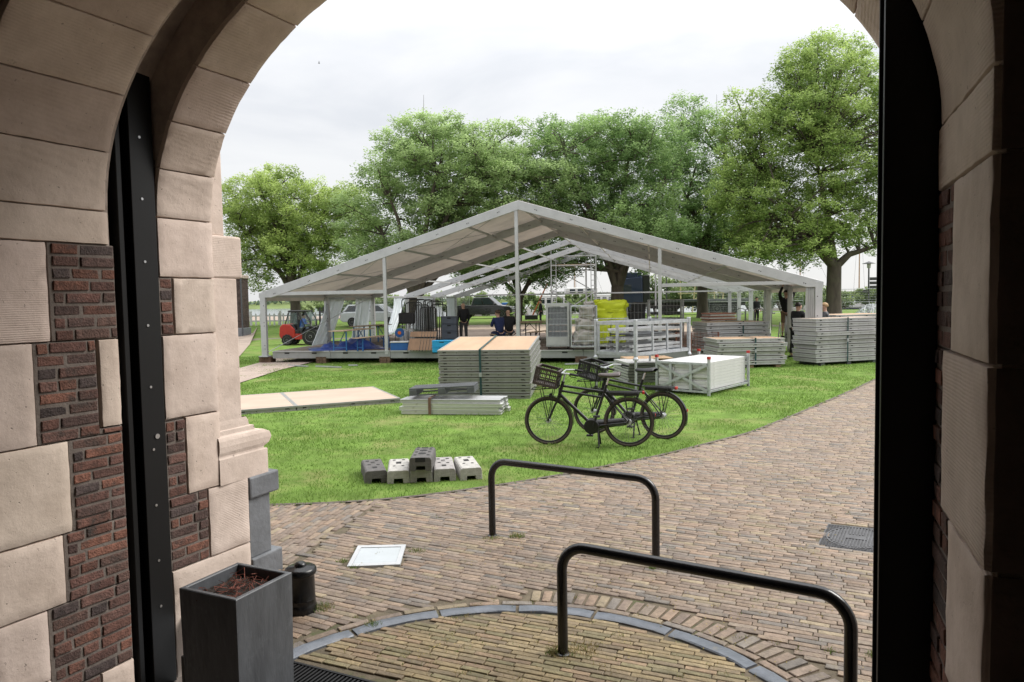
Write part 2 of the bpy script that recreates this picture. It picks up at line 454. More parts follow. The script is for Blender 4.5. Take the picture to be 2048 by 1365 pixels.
# step of the rebate above the springing, and rebate voussoir faces
# dark interior behind the camera
room = MB()
def rq(a, b, c, d): room.quad(*[DW(*p) - gate.location for p in (a, b, c, d)])
u0, u1, v0, zt = -7.5, 3.6, -5.5, 5.2
rq((u0, v0, FLOOR_IN), (u1, v0, FLOOR_IN), (u1, v0, zt), (u0, v0, zt))
rq((u0, v0, FLOOR_IN), (u0, W1a+.02, FLOOR_IN), (u0, W1a+.02, zt), (u0, v0, zt))
rq((u1, v0, FLOOR_IN), (u1, W1a+.02, FLOOR_IN), (u1, W1a+.02, zt), (u1, v0, zt))
rq((u0, v0, zt), (u1, v0, zt), (u1, W1a+.02, zt), (u0, W1a+.02, zt))
room.build('interior_lining', mat('interior_plaster', (.45, .36, .30), .9, var=.15, scale=2, bump=.3, bscale=30), gate, fix=False)
fl = MB(); fl.quad(DW(u0, v0, FLOOR_IN), DW(u1, v0, FLOOR_IN), DW(u1, W2a-.03, FLOOR_IN), DW(u0, W2a-.03, FLOOR_IN))
tag(fl.build('passage_floor', mat('passage_floor', (.22, .19, .165), .8, var=.2, scale=4, bump=.4)), kind='structure')
# inner face of the right pier, dressed stone in courses
m_pier = mat('shaded_pier_stone', (.16, .115, .09), .85, var=.2, scale=4, bump=.4, bscale=40)  # side turned from the opening: its shade is painted into the brown
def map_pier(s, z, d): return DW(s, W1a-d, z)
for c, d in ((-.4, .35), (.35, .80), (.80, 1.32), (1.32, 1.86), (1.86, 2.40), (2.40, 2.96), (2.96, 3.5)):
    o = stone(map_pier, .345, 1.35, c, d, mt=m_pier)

# black steel frame standing in the slot
def steel(name, u0, u1, v0, v1, z0, z1, label=None, par=gate):
    b = MB()
    for z in (z0, z1):
        for u, v in ((u0, v0), (u1, v0), (u1, v1), (u0, v1)): b.v.append(tuple(DW(u, v, z) - gate.location))
    for q in ((0,3,2,1),(4,5,6,7),(0,1,5,4),(1,2,6,5),(2,3,7,6),(3,0,4,7)): b.face(q)
    o = b.build(name, m_black, par, bevel=.004, seg=2)
    if label: o['label'] = label
    return o
ul = uL(3.1)
pl = steel('door_post', ul-.18, ul+.012, 3.045, 3.212, FLOOR_IN, 3.52, 'black steel post with a row of screws in the left jamb slot')
steel('door_post', ul-.18, ul-.01, 2.965, 3.00, FLOOR_IN, 3.5)
steel('door_post', ul-.19, ul-.06, 3.0, 3.05, FLOOR_IN, 3.5)
pr = steel('door_post', .122, .30, 2.95, 3.20, FLOOR_IN, 3.45, 'broad black steel post in front of the right jamb')
steel('door_stop', .108, .124, 3.06, 3.085, FLOOR_IN, 3.45)
for i, z in enumerate((3.10, 2.72, 2.33, 1.93, 1.54, 1.14, .78, .42, .12)):
    s = MB(); c = DW(ul+.0135, 3.115, z) - gate.location
    s.tube([c, c + UX*.0035], .0085, 10); s.tube([c + UX*.0034, c + UX*.0042], .004, 6)
    s.build('screw', m_screw, pl)
s = MB(); c = DW(ul+.0135, 3.145, 1.22) - gate.location; s.tube([c, c+UX*.006], .016, 14); s.build('lock_cylinder', m_screw, pl)

# pilaster and its grey pedestal on the outer face
def gbox(name, u0, u1, v0, v1, z0, z1, m, bev=.012):
    b = MB()
    for z in (z0, z1):
        for u, v in ((u0, v0), (u1, v0), (u1, v1), (u0, v1)): b.v.append(tuple(DW(u, v, z) - gate.location))
    for q in ((0,3,2,1),(4,5,6,7),(0,1,5,4),(1,2,6,5),(2,3,7,6),(3,0,4,7)): b.face(q)
    return b.build(name, m, gate, bevel=bev, seg=2, col=(1, 1, 1))
uj = uL(3.85)
gbox('pilaster_shaft', uj-1.0, uj-.035, W2b-.03, 3.865, 1.22, 2.24, m_stone, .008)
gbox('pilaster_block', uj-1.0, uj-.03, W2b-.03, 3.92, 2.24, 2.54, m_stone_h, .015)
gbox('pilaster_shaft', uj-1.0, uj-.06, W2b-.03, 3.79, 2.54, 5.0, m_stone, .008)
tb = MB()
prof = [(.0, 1.23), (.012, 1.20), (.015, 1.165), (.04, 1.16), (.045, 1.125), (.09, 1.115), (.125, 1.09), (.135, 1.05), (.12, 1.01), (.09, .985), (.09, .97), (.11, .965), (.11, .78), (0, .78)]
for sgn in (0,):
    k = len(prof)
    ringp = []
    for (off, z) in prof:
        o2 = off*1.15
        ringp.append([DW(uj-1.0, 3.90+o2*1.4, z), DW(uj-.03+off*.25, 3.90+o2*1.4, z), DW(uj-.03+off*.25, W2b-.03, z)])
    for row in ringp:
        for p in row: tb.v.append(tuple(p - gate.location))
    for i in range(k-1):
        for j in range(2): tb.face((i*3+j, i*3+j+1, (i+1)*3+j+1, (i+1)*3+j))
tb.build('pilaster_base', m_stone, gate, col=(1, 1, 1), bevel=.004)
gbox('jamb_core', uj-1.0, uj-.036, 3.62, W2c, -.1, .99, m_core)
gbox('plinth_cap', uj-1.2, uj+.012, W2c+.002, 4.17, .62, .782, m_greyp, .014)
gbox('plinth_die', uj-1.1, uj-.012, W2c+.002, 4.09, .17, .621, m_greyp, .01)
gbox('plinth_foot', uj-1.2, uj+.012, W2c+.002, 4.18, -.05, .172, m_greyp, .012)

# ================================================================== ground
# curves given on the flat forecourt
lawn_edge_px = [(380, 1016), (540, 1011), (700, 1006), (850, 992), (960, 977), (1100, 955), (1320, 912), (1500, 866), (1600, 826), (1700, 783), (1757, 756), (1840, 722), (1900, 700)]
lawn_edge = [gp(x, y) for x, y in lawn_edge_px]
m_soil = mat('ground_soil', (.17, .15, .11), .95, var=.25, scale=.4, bump=.4, bscale=6)
m_lawn = mat('lawn_turf', (.105, .17, .035), .95, var=.35, scale=2.2, bump=.8, bscale=60, dirt=(.20, .195, .08), dirt_scale=.8, dirt_lo=.5, dirt_hi=.72, spec=.1)
g = MB(); nx, ny = 60, 70
def gfn(a, b):
    u = (2*a-1)**3*1500 + (2*a-1)*60; v = W2a + .05 + 120*b*b + 2400*b**6
    p = DW(u, v, 0); far = max(0, p.y-70)
    return (p.x, p.y, gz(p.x, p.y) - .012 - (min(far, 40)*.03 if p.y > 70 else 0))
tag(g.grid(gfn, nx, ny).build('ground', m_soil, smooth=True), kind='structure')

# lawn: sheet from the pavement edge back to the quay
lw = MB(); W = len(lawn_edge)
def resample(pts, n):
    d = [0]
    for a, b in zip(pts, pts[1:]): d.append(d[-1] + (b-a).length)
    out = []
    for i in range(n):
        t = d[-1]*i/(n-1)
        for k in range(len(d)-1):
            if t <= d[k+1] + 1e-9:
                f = (t-d[k])/(d[k+1]-d[k]+1e-12); out.append(pts[k].lerp(pts[k+1], f)); break
    return out
le = resample(lawn_edge, 60)
far = [Vector((-34 + 95*i/59, 72, 0)) for i in range(60)]
def lfn(a, b):
    i = a*59; k = int(min(58, i)); p = le[k].lerp(le[k+1], i-k); q = far[k].lerp(far[k+1], i-k)
    r = p.lerp(q, b**1.8)
    return (r.x, r.y, gz(r.x, r.y) + .004 + .018*noise.noise(Vector((r.x*.7, r.y*.7, 0)))*(1 if b > 0.01 else 0))
lawn = tag(lw.grid(lfn, 118, 120).build('lawn', m_lawn, smooth=True), kind='structure')

# pavement bed of sand and moss under the clinkers
m_bed = mat('joint_sand', (.105, .085, .058), .95, var=.4, scale=9, bump=.5, bscale=80, dirt=(.07, .085, .03), dirt_scale=3, dirt_lo=.55, dirt_hi=.7)
pb = MB()
bed_far = [p.copy() for p in lawn_edge]
near_y = []
poly = [DW(-3.5, 3.09, 0), DW(-3.5, 3.24, 0), DW(-3.94, 3.24, 0), DW(-3.94, 3.9, 0), DW(-7, 5.0, 0)] + bed_far[1:] + [Vector((30, 22, 0)), Vector((30, 2, 0)), DW(.1, 3.09, 0)]
n0 = len(pb.v)
for p in poly: pb.v.append((p.x, p.y, -.006))
pb.face(tuple(range(len(poly))))
pavement = tag(pb.build('pavement', m_bed, fix=True), kind='structure')

def in_poly(x, y, P):
    c = False; j = len(P)-1
    for i in range(len(P)):
        if (P[i][1] > y) != (P[j][1] > y) and x < (P[j][0]-P[i][0])*(y-P[i][1])/(P[j][1]-P[i][1]) + P[i][0]: c = not c
        j = i
    return c
# circle of the blue-stone kerb
pa, pb_, pc = gp(600, 1304), gp(1060, 1219), gp(1505, 1335)
def circ(a, b, c):
    ax, ay, bx, by, cx, cy = a.x, a.y, b.x, b.y, c.x, c.y
    d = 2*(ax*(by-cy)+bx*(cy-ay)+cx*(ay-by))
    ux = ((ax*ax+ay*ay)*(by-cy)+(bx*bx+by*by)*(cy-ay)+(cx*cx+cy*cy)*(ay-by))/d
    uy = ((ax*ax+ay*ay)*(cx-bx)+(bx*bx+by*by)*(ax-cx)+(cx*cx+cy*cy)*(bx-ax))/d
    return Vector((ux, uy, 0)), math.hypot(ax-ux, ay-uy)
KC, KR = circ(pa, pb_, pc)
pave_edge = [(p.x, p.y) for p in poly]
seam_a, seam_b = gp(560, 1135), gp(742, 1010)
seam_d = (seam_b-seam_a).normalized(); seam_n = Vector((-seam_d.y, seam_d.x, 0))

PC = [(.255,.19,.145),(.24,.185,.148),(.265,.205,.158),(.21,.165,.138),(.225,.18,.15),(.27,.225,.16),(.19,.16,.14),(.23,.18,.145),(.185,.168,.155),(.245,.195,.16),(.235,.195,.16)]
YC = [(.27,.215,.125),(.24,.19,.11),(.21,.165,.105),(.29,.235,.145),(.19,.15,.10),(.24,.175,.115),(.20,.175,.10)]
m_paver = mat('paver_clinker', (.3, .2, .15), .62, attr='col', var=.28, scale=22, bump=.5, bscale=70, dirt=(.20, .165, .10), dirt_scale=4.5, dirt_lo=.56, dirt_hi=.72, spec=.35)
pav = []                     # (centre, dir angle, length, width, colour, kind)
def hole(x, y):
    for P in HOLES:
        if in_poly(x, y, P): return True
    return False
hatch_px = [(716, 1094), (812, 1092), (800, 1132), (694, 1136)]
mh_px = [(1652, 1047), (1790, 1060), (1778, 1112), (1629, 1093)]
HOLES = [[(gp(*p).x, gp(*p).y) for p in hatch_px], [(gp(*p).x, gp(*p).y) for p in mh_px]]
def lay(region, org, ang, L, Wd, ext, cols, wob=.0):
    d = Vector((math.cos(ang), math.sin(ang), 0)); n = Vector((-d.y, d.x, 0))
    r0, r1, s0, s1 = ext
    for r in range(int(r0/Wd), int(r1/Wd)):
        s = s0 + random.random()*L + (r % 2)*L/2
        while s < s1:
            ll = L*random.choice((1, 1, 1, .98, .96, 1.03, .52 if random.random() < .12 else 1))
            c = org + d*(s+ll/2) + n*(r*Wd + wob*math.sin(s*1.1+r*.02) + random.uniform(-.002, .002))
            if region(c.x, c.y): pav.append((c, ang + random.gauss(0, .012), ll-.006, Wd-.005, random.choice(cols)))
            s += ll
AR = -AX + R(-1)
def seam_side(x, y): return (Vector((x, y, 0)) - seam_a).dot(seam_n)
def vdoor(x, y): return x*VX.x + y*VX.y
def reg_main(x, y):
    r = math.hypot(x-KC.x, y-KC.y)
    return r > KR+(.335 if math.atan2(y-KC.y, x-KC.x) < R(85) else .155) and y < 17 and seam_side(x, y) < -.06 and in_poly(x, y, pave_edge) and not hole(x, y)
def reg_left(x, y):
    r = math.hypot(x-KC.x, y-KC.y)
    return r > KR+.155 and seam_side(x, y) > .05 and in_poly(x, y, pave_edge)
def reg_in(x, y):
    r = math.hypot(x-KC.x, y-KC.y)
    return r < KR-.075 and vdoor(x, y) > 3.13 and x > -2.6
lay(reg_main, Vector((1, 6, 0)), AR, .176, .053, (-5, 14, -7, 16), PC, .012)
lay(reg_left, seam_a, math.atan2(seam_d.y, seam_d.x), .176, .053, (-1, 5, -4, 6), PC)
lay(reg_in, Vector((0, 4, 0)), AR + R(3), .175, .043, (-3, 3, -4, 4), YC, .01)
# edging course along the seam, ring courses outside the kerb
t = -1.5
while t < 2.6:
    c = seam_a + seam_d*t
    if in_poly(c.x, c.y, pave_edge) and math.hypot(c.x-KC.x, c.y-KC.y) > KR+.3: pav.append((c, math.atan2(seam_d.y, seam_d.x), .17, .055, random.choice(PC)))
    t += .207
a = R(5)
while a < R(200):
    c = KC + Vector((math.cos(a), math.sin(a), 0))*(KR+.092)
    if vdoor(c.x, c.y) > 3.1: pav.append((c, a+math.pi/2, .2, .052, random.choice(PC)))
    a += .208/KR
a = R(5)
while a < R(85):
    c = KC + Vector((math.cos(a), math.sin(a), 0))*(KR+.215)
    pav.append((c, a, .17, .058, random.choice(PC))); a += .068/KR
# kerb stones
m_blue = mat('bluestone', (.115, .128, .15), .38, var=.22, scale=7, bump=.7, bscale=22, dirt=(.24, .21, .15), dirt_scale=5, dirt_lo=.6, dirt_hi=.72, spec=.5)
a = R(8); seg = 0
while a < R(195):
    ln = random.uniform(.50, .62)/KR; b = MB(); n = 6; h = .012
    rows = []
    for i in range(n+1):
        aa = a + .006 + (ln-.014)*i/n; e = (i == 0 or i == n)
        row = []
        for rr, zz in ((KR-.052, -.03), (KR-.049, h-.007), (KR-.040, h), (KR+.040, h), (KR+.049, h-.007), (KR+.052, -.03)):
            rr2 = rr + .012*noise.noise(Vector((aa*9, rr*20, 3)))
            z2 = zz + (.004*noise.noise(Vector((aa*14, rr*30, seg))) if zz > 0 else 0) - (.006 if e and zz > 0 else 0)
            row.append((KC.x+math.cos(aa)*rr2, KC.y+math.sin(aa)*rr2, z2))
        rows.append(row)
    for row in rows: b.v += row
    for i in range(n):
        for j in range(5): b.face((i*6+j, i*6+j+1, (i+1)*6+j+1, (i+1)*6+j))
    b.face(tuple(range(6))); b.face(tuple(n*6+j for j in range(6)))
    mid = KC + Vector((math.cos(a+ln/2), math.sin(a+ln/2), 0))*KR
    if vdoor(mid.x, mid.y) > 3.1 and mid.dot(UX) > -3.6: b.build('kerb_stone', m_blue, pavement, smooth='auto')
    a += ln; seg += 1
# pavers: the 300 nearest in view as parts, the rest in one
def shows(c):
    q = CAM_R.transposed() @ Vector((c.x, c.y, c.z-CAM_H)); x = 1024+FPX*q.x/-q.z; y = 682.5-FPX*q.y/-q.z
    return 575 < x < 1760 and y < 1370
pav = [p for p in pav if not (vdoor(p[0].x, p[0].y) < 3.98 and p[0].dot(UX) < -3.80) and vdoor(p[0].x, p[0].y) > 3.12]
pav.sort(key=lambda p: (0 if shows(p[0]) else 1, p[0].length))
def paver_geo(c, ang, l, w, col):
    ca, sa = math.cos(ang), math.sin(ang); zt = random.gauss(.004, .0013); tx, ty = random.gauss(0, .007), random.gauss(0, .018)
    V = []; ch = .004
    for (ll, ww, zz) in ((l/2, w/2, -.02), (l/2, w/2, zt-.003), (l/2-ch, w/2-ch, zt)):
        for sx, sy in ((-1,-1),(1,-1),(1,1),(-1,1)):
            x, y = sx*ll + random.uniform(-.002, .002), sy*ww + random.uniform(-.0012, .0012)
            V.append((c.x+x*ca-y*sa, c.y+x*sa+y*ca, zz + (x*tx+y*ty if zz > 0 else 0)))
    return V
PF = [(8,9,10,11)] + [(r*4+i, r*4+(i+1) % 4, r*4+4+(i+1) % 4, r*4+4+i) for r in (0, 1) for i in range(4)]
allv, allf, allc = [], [], []
for i, (c, ang, l, w, col) in enumerate(pav):
    k = random.uniform(.64, .96); col = (col[0]*k*1.04, col[1]*k, col[2]*k*.93)
    V = paver_geo(c, ang, l, w, col)
    if i < 300:
        b = MB(); b.v = V; b.f = PF; b.mi = [0]*9; b.build('paver', m_paver, pavement, fix=False, col=col)
    else:
        n = len(allv); allv += V; allf += [tuple(n+q for q in f) for f in PF]; allc += [col]*12
tag(np_mesh('paving_clinkers', np.array(allv), np.array(allf), m_paver, pavement, np.array(allc)), kind='stuff')
print('pavers', len(pav))
# far pavement beyond the laid clinkers
m_farpave = mat('far_clinker', (.27, .20, .16), .75, var=.3, scale=14, bump=.5, bscale=50, stretch=(1, 1, 1))
# thin edging strip between pavement and lawn
es = MB(); 
for a_, b_ in zip(le[:-1], le[1:]):
    d = (b_-a_); n = Vector((-d.y, d.x, 0)).normalized()*.018
    es.v += [tuple(a_-n+Vector((0,0,.006))), tuple(b_-n+Vector((0,0,.006))), tuple(b_+n+Vector((0,0,.012))), tuple(a_+n+Vector((0,0,.012)))]
    k = len(es.v)-4; es.face((k, k+1, k+2, k+3))
es.build('lawn_edging', mat('edging_earth', (.10, .085, .07), .9, var=.3, scale=9, bump=.5), pavement)

# gravel path to the marquee and a worn track on the left
m_path = mat('gravel_path', (.30, .24, .20), .95, var=.2, scale=3, bump=.6, bscale=50)
def sheet(name, px, m, z=.03):
    b = MB(); P = [gp(*p) for p in px]
    b.v = [(p.x, p.y, gz(p.x, p.y)+z) for p in P]; b.face(tuple(range(len(P)))); return tag(b.build(name, m), kind='structure')
sheet('path', [(380, 790), (480, 768), (560, 742), (640, 722), (760, 706), (760, 694), (640, 700), (560, 716), (480, 738), (380, 752)], m_path)
sheet('dirt_track', [(380, 735), (478, 716), (500, 690), (515, 668), (512, 655), (700, 648), (700, 642), (380, 642)], mat('dirt_track', (.27, .215, .175), .95, var=.25, scale=1, bump=.5, bscale=30), .036)

# ================================================================== grass
def grass(n=230000):
    th = rng.uniform(R(-31), R(30), n); r = rng.uniform(5.2, 30, n)
    x = np.sin(th)*r; y = np.cos(th)*r
    # keep what lies on the lawn side of the pavement edge and off the paths
    ex = np.array([p.x for p in le]); ey = np.array([p.y for p in le])
    yedge = np.interp(x, ex, ey)
    k = (y > yedge - .01 + rng.normal(0, .045, n)) & (vdoor_np(x, y) > 4.2)
    x, y, r = x[k], y[k], r[k]
    wear = np.array([noise.noise(Vector((a*.55+4, b*.45, 6))) for a, b in zip(x, y)]) + rng.normal(0, .12, len(x)); k = wear > -.42
    x, y, r = x[k], y[k], r[k]; n = len(x)
    patch_ = np.array([noise.noise(Vector((a*.8, b*.8, 3))) for a, b in zip(x, y)])
    fine = np.array([noise.noise(Vector((a*3, b*3, 8))) for a, b in zip(x, y)])
    h = (.026 + .02*rng.random(n))*np.clip(1 + .9*patch_ + .8*fine, .35, 2.4); w = .0035*(r/6)**.9*(.7+.6*rng.random(n))
    az = rng.uniform(0, 2*np.pi, n); lean = rng.uniform(.1, .9, n)*h
    dx, dy = np.cos(az), np.sin(az); z0 = np.full(n, .0)
    la = rng.uniform(0, 2*np.pi, n)
    V = np.zeros((n, 3, 3))
    V[:, 0] = np.stack([x-dx*w, y-dy*w, z0], 1); V[:, 1] = np.stack([x+dx*w, y+dy*w, z0], 1)
    V[:, 2] = np.stack([x+np.cos(la)*lean, y+np.sin(la)*lean, z0+h*.95], 1)
    base = np.array([(.125, .23, .043)]); yel = np.array([(.23, .325, .08)])
    f = np.clip(.25 + .5*patch_ + .35*fine + rng.normal(0, .2, n), 0, 1)[:, None]
    c = (base*(1-f) + yel*f)*rng.uniform(.75, 1.25, (n, 1))
    C = np.repeat(c[:, None], 3, 1).reshape(-1, 3)
    F = np.arange(3*n).reshape(n, 3)
    return V.reshape(-1, 3), F, C
def vdoor_np(x, y): return x*VX.x + y*VX.y
m_grass = mat('grass_blade', (.1, .2, .05), .6, attr='col', var=.1, trans=.45, spec=.15)
gv, gf, gc = grass()
tag(np_mesh('grass', gv, gf, m_grass, None, gc), 'short mown green grass covering the lawn', 'grass', kind='stuff')

# ================================================================== trees
m_leaf = mat('ash_leaf', (.1, .15, .04), .5, attr='col', var=.12, scale=3, trans=.52, spec=.2)
m_bark = mat('bark', (.075, .062, .048), .95, var=.35, scale=5, bump=1.0, bscale=18, stretch=(1, 1, .25), dirt=(.10, .105, .06), dirt_scale=1.2, dirt_lo=.5, dirt_hi=.8)
def tree(label, basepx, Y, trunk_w, fork_h, lobes, nclump, leaves, colors, clump_r=(.95, 1.65), leaf=(.185, .08), zmin=2.2, group='trees behind the marquee', lean=0, sparse=1.0):
    b0 = at(basepx, 600, Y); base = Vector((b0.x, Y, gz(b0.x, Y)-.1))
    t = thing('ash_tree', label, 'tree', base, 0, group)
    E = []
    for px, py, rx, ry in lobes:
        c = at(px, py, Y); k = Y/FPX; E.append((c, rx*k, ry*k))
    vol = np.array([e[1]**2*e[2] for e in E]); vol = vol**.7; vol = vol/vol.sum()
    cl = []
    tries = 0
    while len(cl) < nclump and tries < nclump*40:
        tries += 1
        c, rx, rz = E[rng.choice(len(E), p=vol)]
        d = rng.normal(size=3); d /= np.linalg.norm(d); q = (.35 + .65*rng.random()**.55)
        rc = rng.uniform(*clump_r)
        p = Vector((c.x + d[0]*max(.1, rx-rc*.3)*q, c.y + d[1]*max(.1, min(rx, 4.2)-rc*.3)*q, c.z + d[2]*max(.1, rz-rc*.25)*q))
        if p.z - base.z < zmin: continue
        if any((p-o[0]).length < .55*(rc+o[1])*.8 for o in cl): 
            if rng.random() < .95: continue
        cl.append((p, rc))
    # limbs
    w = MB(); top = base + Vector((lean, 0, fork_h)); r0 = trunk_w/2
    w.tube([base + Vector((0, 0, -.2)), base + Vector((lean*.05, 0, .25)), base + Vector((lean*.3, .05, fork_h*.45)), top], [r0*1.45, r0*1.1, r0*.95, r0*.9], 10, cap=False)
    trunk = w; mains = []
    order = sorted(range(len(cl)), key=lambda i: math.atan2(cl[i][0].y-base.y, cl[i][0].x-base.x))
    nm = 7; ctr = sum((c[0] for c in cl), Vector())/len(cl)
    picks = [cl[i][0] for i in rng.choice(len(cl), min(nm, len(cl)), replace=False)]
    picks.append(ctr + Vector((0, 0, max(e[2] for e in E)*.3)))
    segs = []
    for p in picks:
        d = p - top
        m1 = top + d*.33 + Vector((0, 0, abs(d.length)*.06)); m2 = top + d*.68 + Vector((rng.normal()*.25, rng.normal()*.25, .05*d.length))
        pts = [top - Vector((0, 0, .35)), m1, m2, p]
        trunk.tube(pts, [r0*.62, r0*.42, r0*.26, .03], 7, cap=False)
        mains += [(m1, r0*.3), (m2, r0*.2), (m1.lerp(m2, .5), r0*.26), (m2.lerp(p, .5), r0*.12)]
    for p, rc in cl:
        q, rr = min(mains, key=lambda m: (m[0]-p).length + (1.5 if m[0].z > p.z+.5 else 0))
        mid = q.lerp(p, .55) + Vector((rng.normal()*.15, rng.normal()*.15, .12))
        trunk.tube([q, mid, p], [min(rr, .1), .05, .018], 5, cap=False)
        for _ in range(3):
            e = p + Vector(rng.normal(size=3))*rc*.5
            trunk.tube([mid.lerp(p, .5), e], [.025, .008], 4, cap=False)
    trunk.xf(Matrix.Translation(-base))
    trunk.build('trunk', m_bark, t, smooth=True, fix=False)
    # leaves: each mass of foliage is a cloud of small sprays over its upper, outer side
    P, R0, CC = [], [], []
    cA, cB = np.array(colors[0]), np.array(colors[1])
    for p, rc in cl:
        hue = rng.normal(0, .13)
        ns = int(26*(rc/1.2)**2)
        d = rng.normal(size=(ns, 3)); d[:, 2] = d[:, 2]*.8 + .38; d /= np.linalg.norm(d, axis=1)[:, None]
        sp = d*(rc*rng.uniform(.55, 1.02, ns))[:, None]; sp[:, 2] *= .86
        n = int(ns*leaves*1.2); idx = rng.integers(0, ns, n)
        q = rng.normal(size=(n, 3))*np.array([.172, .172, .125])*(rc/1.2)**.5
        off = sp[idx] + q
        P.append(np.array(p) + off); R0.append(off/rc*.6 + d[idx]*.4)
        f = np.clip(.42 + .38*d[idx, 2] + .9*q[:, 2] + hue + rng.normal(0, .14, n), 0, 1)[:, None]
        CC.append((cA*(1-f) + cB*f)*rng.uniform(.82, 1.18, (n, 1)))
    P = np.concatenate(P) - np.array(base); O = np.concatenate(R0); CC = np.concatenate(CC); n = len(P)
    az = rng.uniform(0, 2*np.pi, n)
    L = np.stack([np.cos(az), np.sin(az), rng.normal(-.3, .35, n)], 1); L /= np.linalg.norm(L, axis=1)[:, None]
    up = O*1.1 + rng.normal(size=(n, 3))*.55 + np.array([0, 0, .42])
    S = np.cross(L, up); S /= np.linalg.norm(S, axis=1)[:, None] + 1e-9
    ll = leaf[0]*rng.uniform(.55, 1.25, n)[:, None]/2; ww = leaf[1]*rng.uniform(.7, 1.2, n)[:, None]/2
    V = np.stack([P-L*ll, P+S*ww-L*ll*.1, P+L*ll, P-S*ww-L*ll*.1], 1).reshape(-1, 3)
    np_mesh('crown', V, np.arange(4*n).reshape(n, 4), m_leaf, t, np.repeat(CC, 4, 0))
    return t
G1 = ((.14, .225, .07), (.46, .60, .26)); G2 = ((.15, .225, .055), (.46, .58, .18)); G3 = ((.105, .19, .06), (.37, .52, .20)); G4 = ((.14, .225, .055), (.45, .58, .18))
tree('broad ash tree at the far left, branches fanning out above the loader', 590, 52, .75, 2.6, [(560, 430, 105, 88), (670, 450, 85, 105), (520, 490, 65, 85), (600, 515, 100, 55), (480, 430, 45, 65)], 92, 30, G2, zmin=2.6)
tree('largest round topped ash tree left of the marquee ridge', 830, 47, .85, 2.4, [(900, 350, 190, 110), (780, 430, 100, 110), (960, 440, 140, 110), (860, 300, 100, 62), (1010, 320, 100, 75), (720, 470, 60, 65), (1070, 400, 70, 110)], 140, 31, G1, zmin=3.0)
tree('dark low crowned ash tree behind the centre marquee post with leaning stems', 1035, 50, .55, 2.2, [(1020, 530, 85, 48), (960, 550, 55, 35), (1085, 520, 60, 55)], 36, 26, G3, zmin=2.0, lean=.2)
tree('ash tree with forked trunk behind the yellow green sacks', 1235, 49, .95, 2.6, [(1190, 320, 140, 95), (1290, 350, 105, 115), (1150, 400, 90, 100), (1260, 470, 130, 75), (1120, 300, 70, 70), (1130, 520, 60, 40)], 120, 29, G3, zmin=2.6)
tree('narrow ash tree standing between the forked one and the tallest one', 1405, 53, .8, 3.2, [(1395, 330, 80, 125), (1440, 420, 100, 110), (1370, 470, 85, 75), (1390, 240, 55, 48), (1470, 500, 60, 50)], 85, 26, G3, zmin=3.0)
tree('tallest ash tree at the right with bright airy crown', 1668, 46, .95, 4.0, [(1660, 165, 110, 100), (1600, 260, 125, 110), (1690, 340, 100, 110), (1515, 380, 95, 120), (1600, 440, 120, 85), (1490, 300, 65, 115), (1560, 500, 110, 45), (1730, 470, 60, 70), (1780, 265, 70, 130)], 250, 25, G4, clump_r=(.8, 1.35), zmin=4.2, sparse=.95)

# ================================================================== marquee
TX = R(11.1)
TA = Vector((math.cos(TX), -math.sin(TX), 0)); TB = Vector((math.sin(TX), math.cos(TX), 0))
T0 = Vector((-8.60, 24.84, 0))
TRZ = -TX
def TW(a, b, z=0.0): return T0 + TA*a + TB*b + Vector((0, 0, z))
TWID, BAY, EAVE, RIDGE, DECK = 18.1, 4.95, 2.42, 5.22, .42
m_alu = mat('aluminium_white', (.43, .435, .44), .42, metal=.35, var=.1, scale=3, dirt=(.36, .36, .35), dirt_scale=6, dirt_lo=.62, dirt_hi=.75)
m_steel = mat('galvanised_steel', (.40, .415, .43), .45, metal=.55, var=.22, scale=12, bump=.1, bscale=30)
m_pvc = mat('roof_canvas', (.62, .58, .535), .6, var=.06, scale=.7, trans=.42, bump=.5, bscale=3, dirt=(.45, .43, .40), dirt_scale=1.1, dirt_lo=.5, dirt_hi=.8)
m_pvc_clear = mat('clear_curtain', (.72, .76, .80), .25, var=.06, scale=2, trans=.35, alpha=.62, spec=.5)
m_pvc_white = mat('canvas_wall', (.62, .62, .61), .6, var=.08, scale=2, trans=.25)
m_hole = mat('dark_slot', (.02, .02, .02), .9)
m_blockbrown = mat('brown_recycled_block', (.12, .075, .05), .85, var=.3, scale=9, bump=.4)

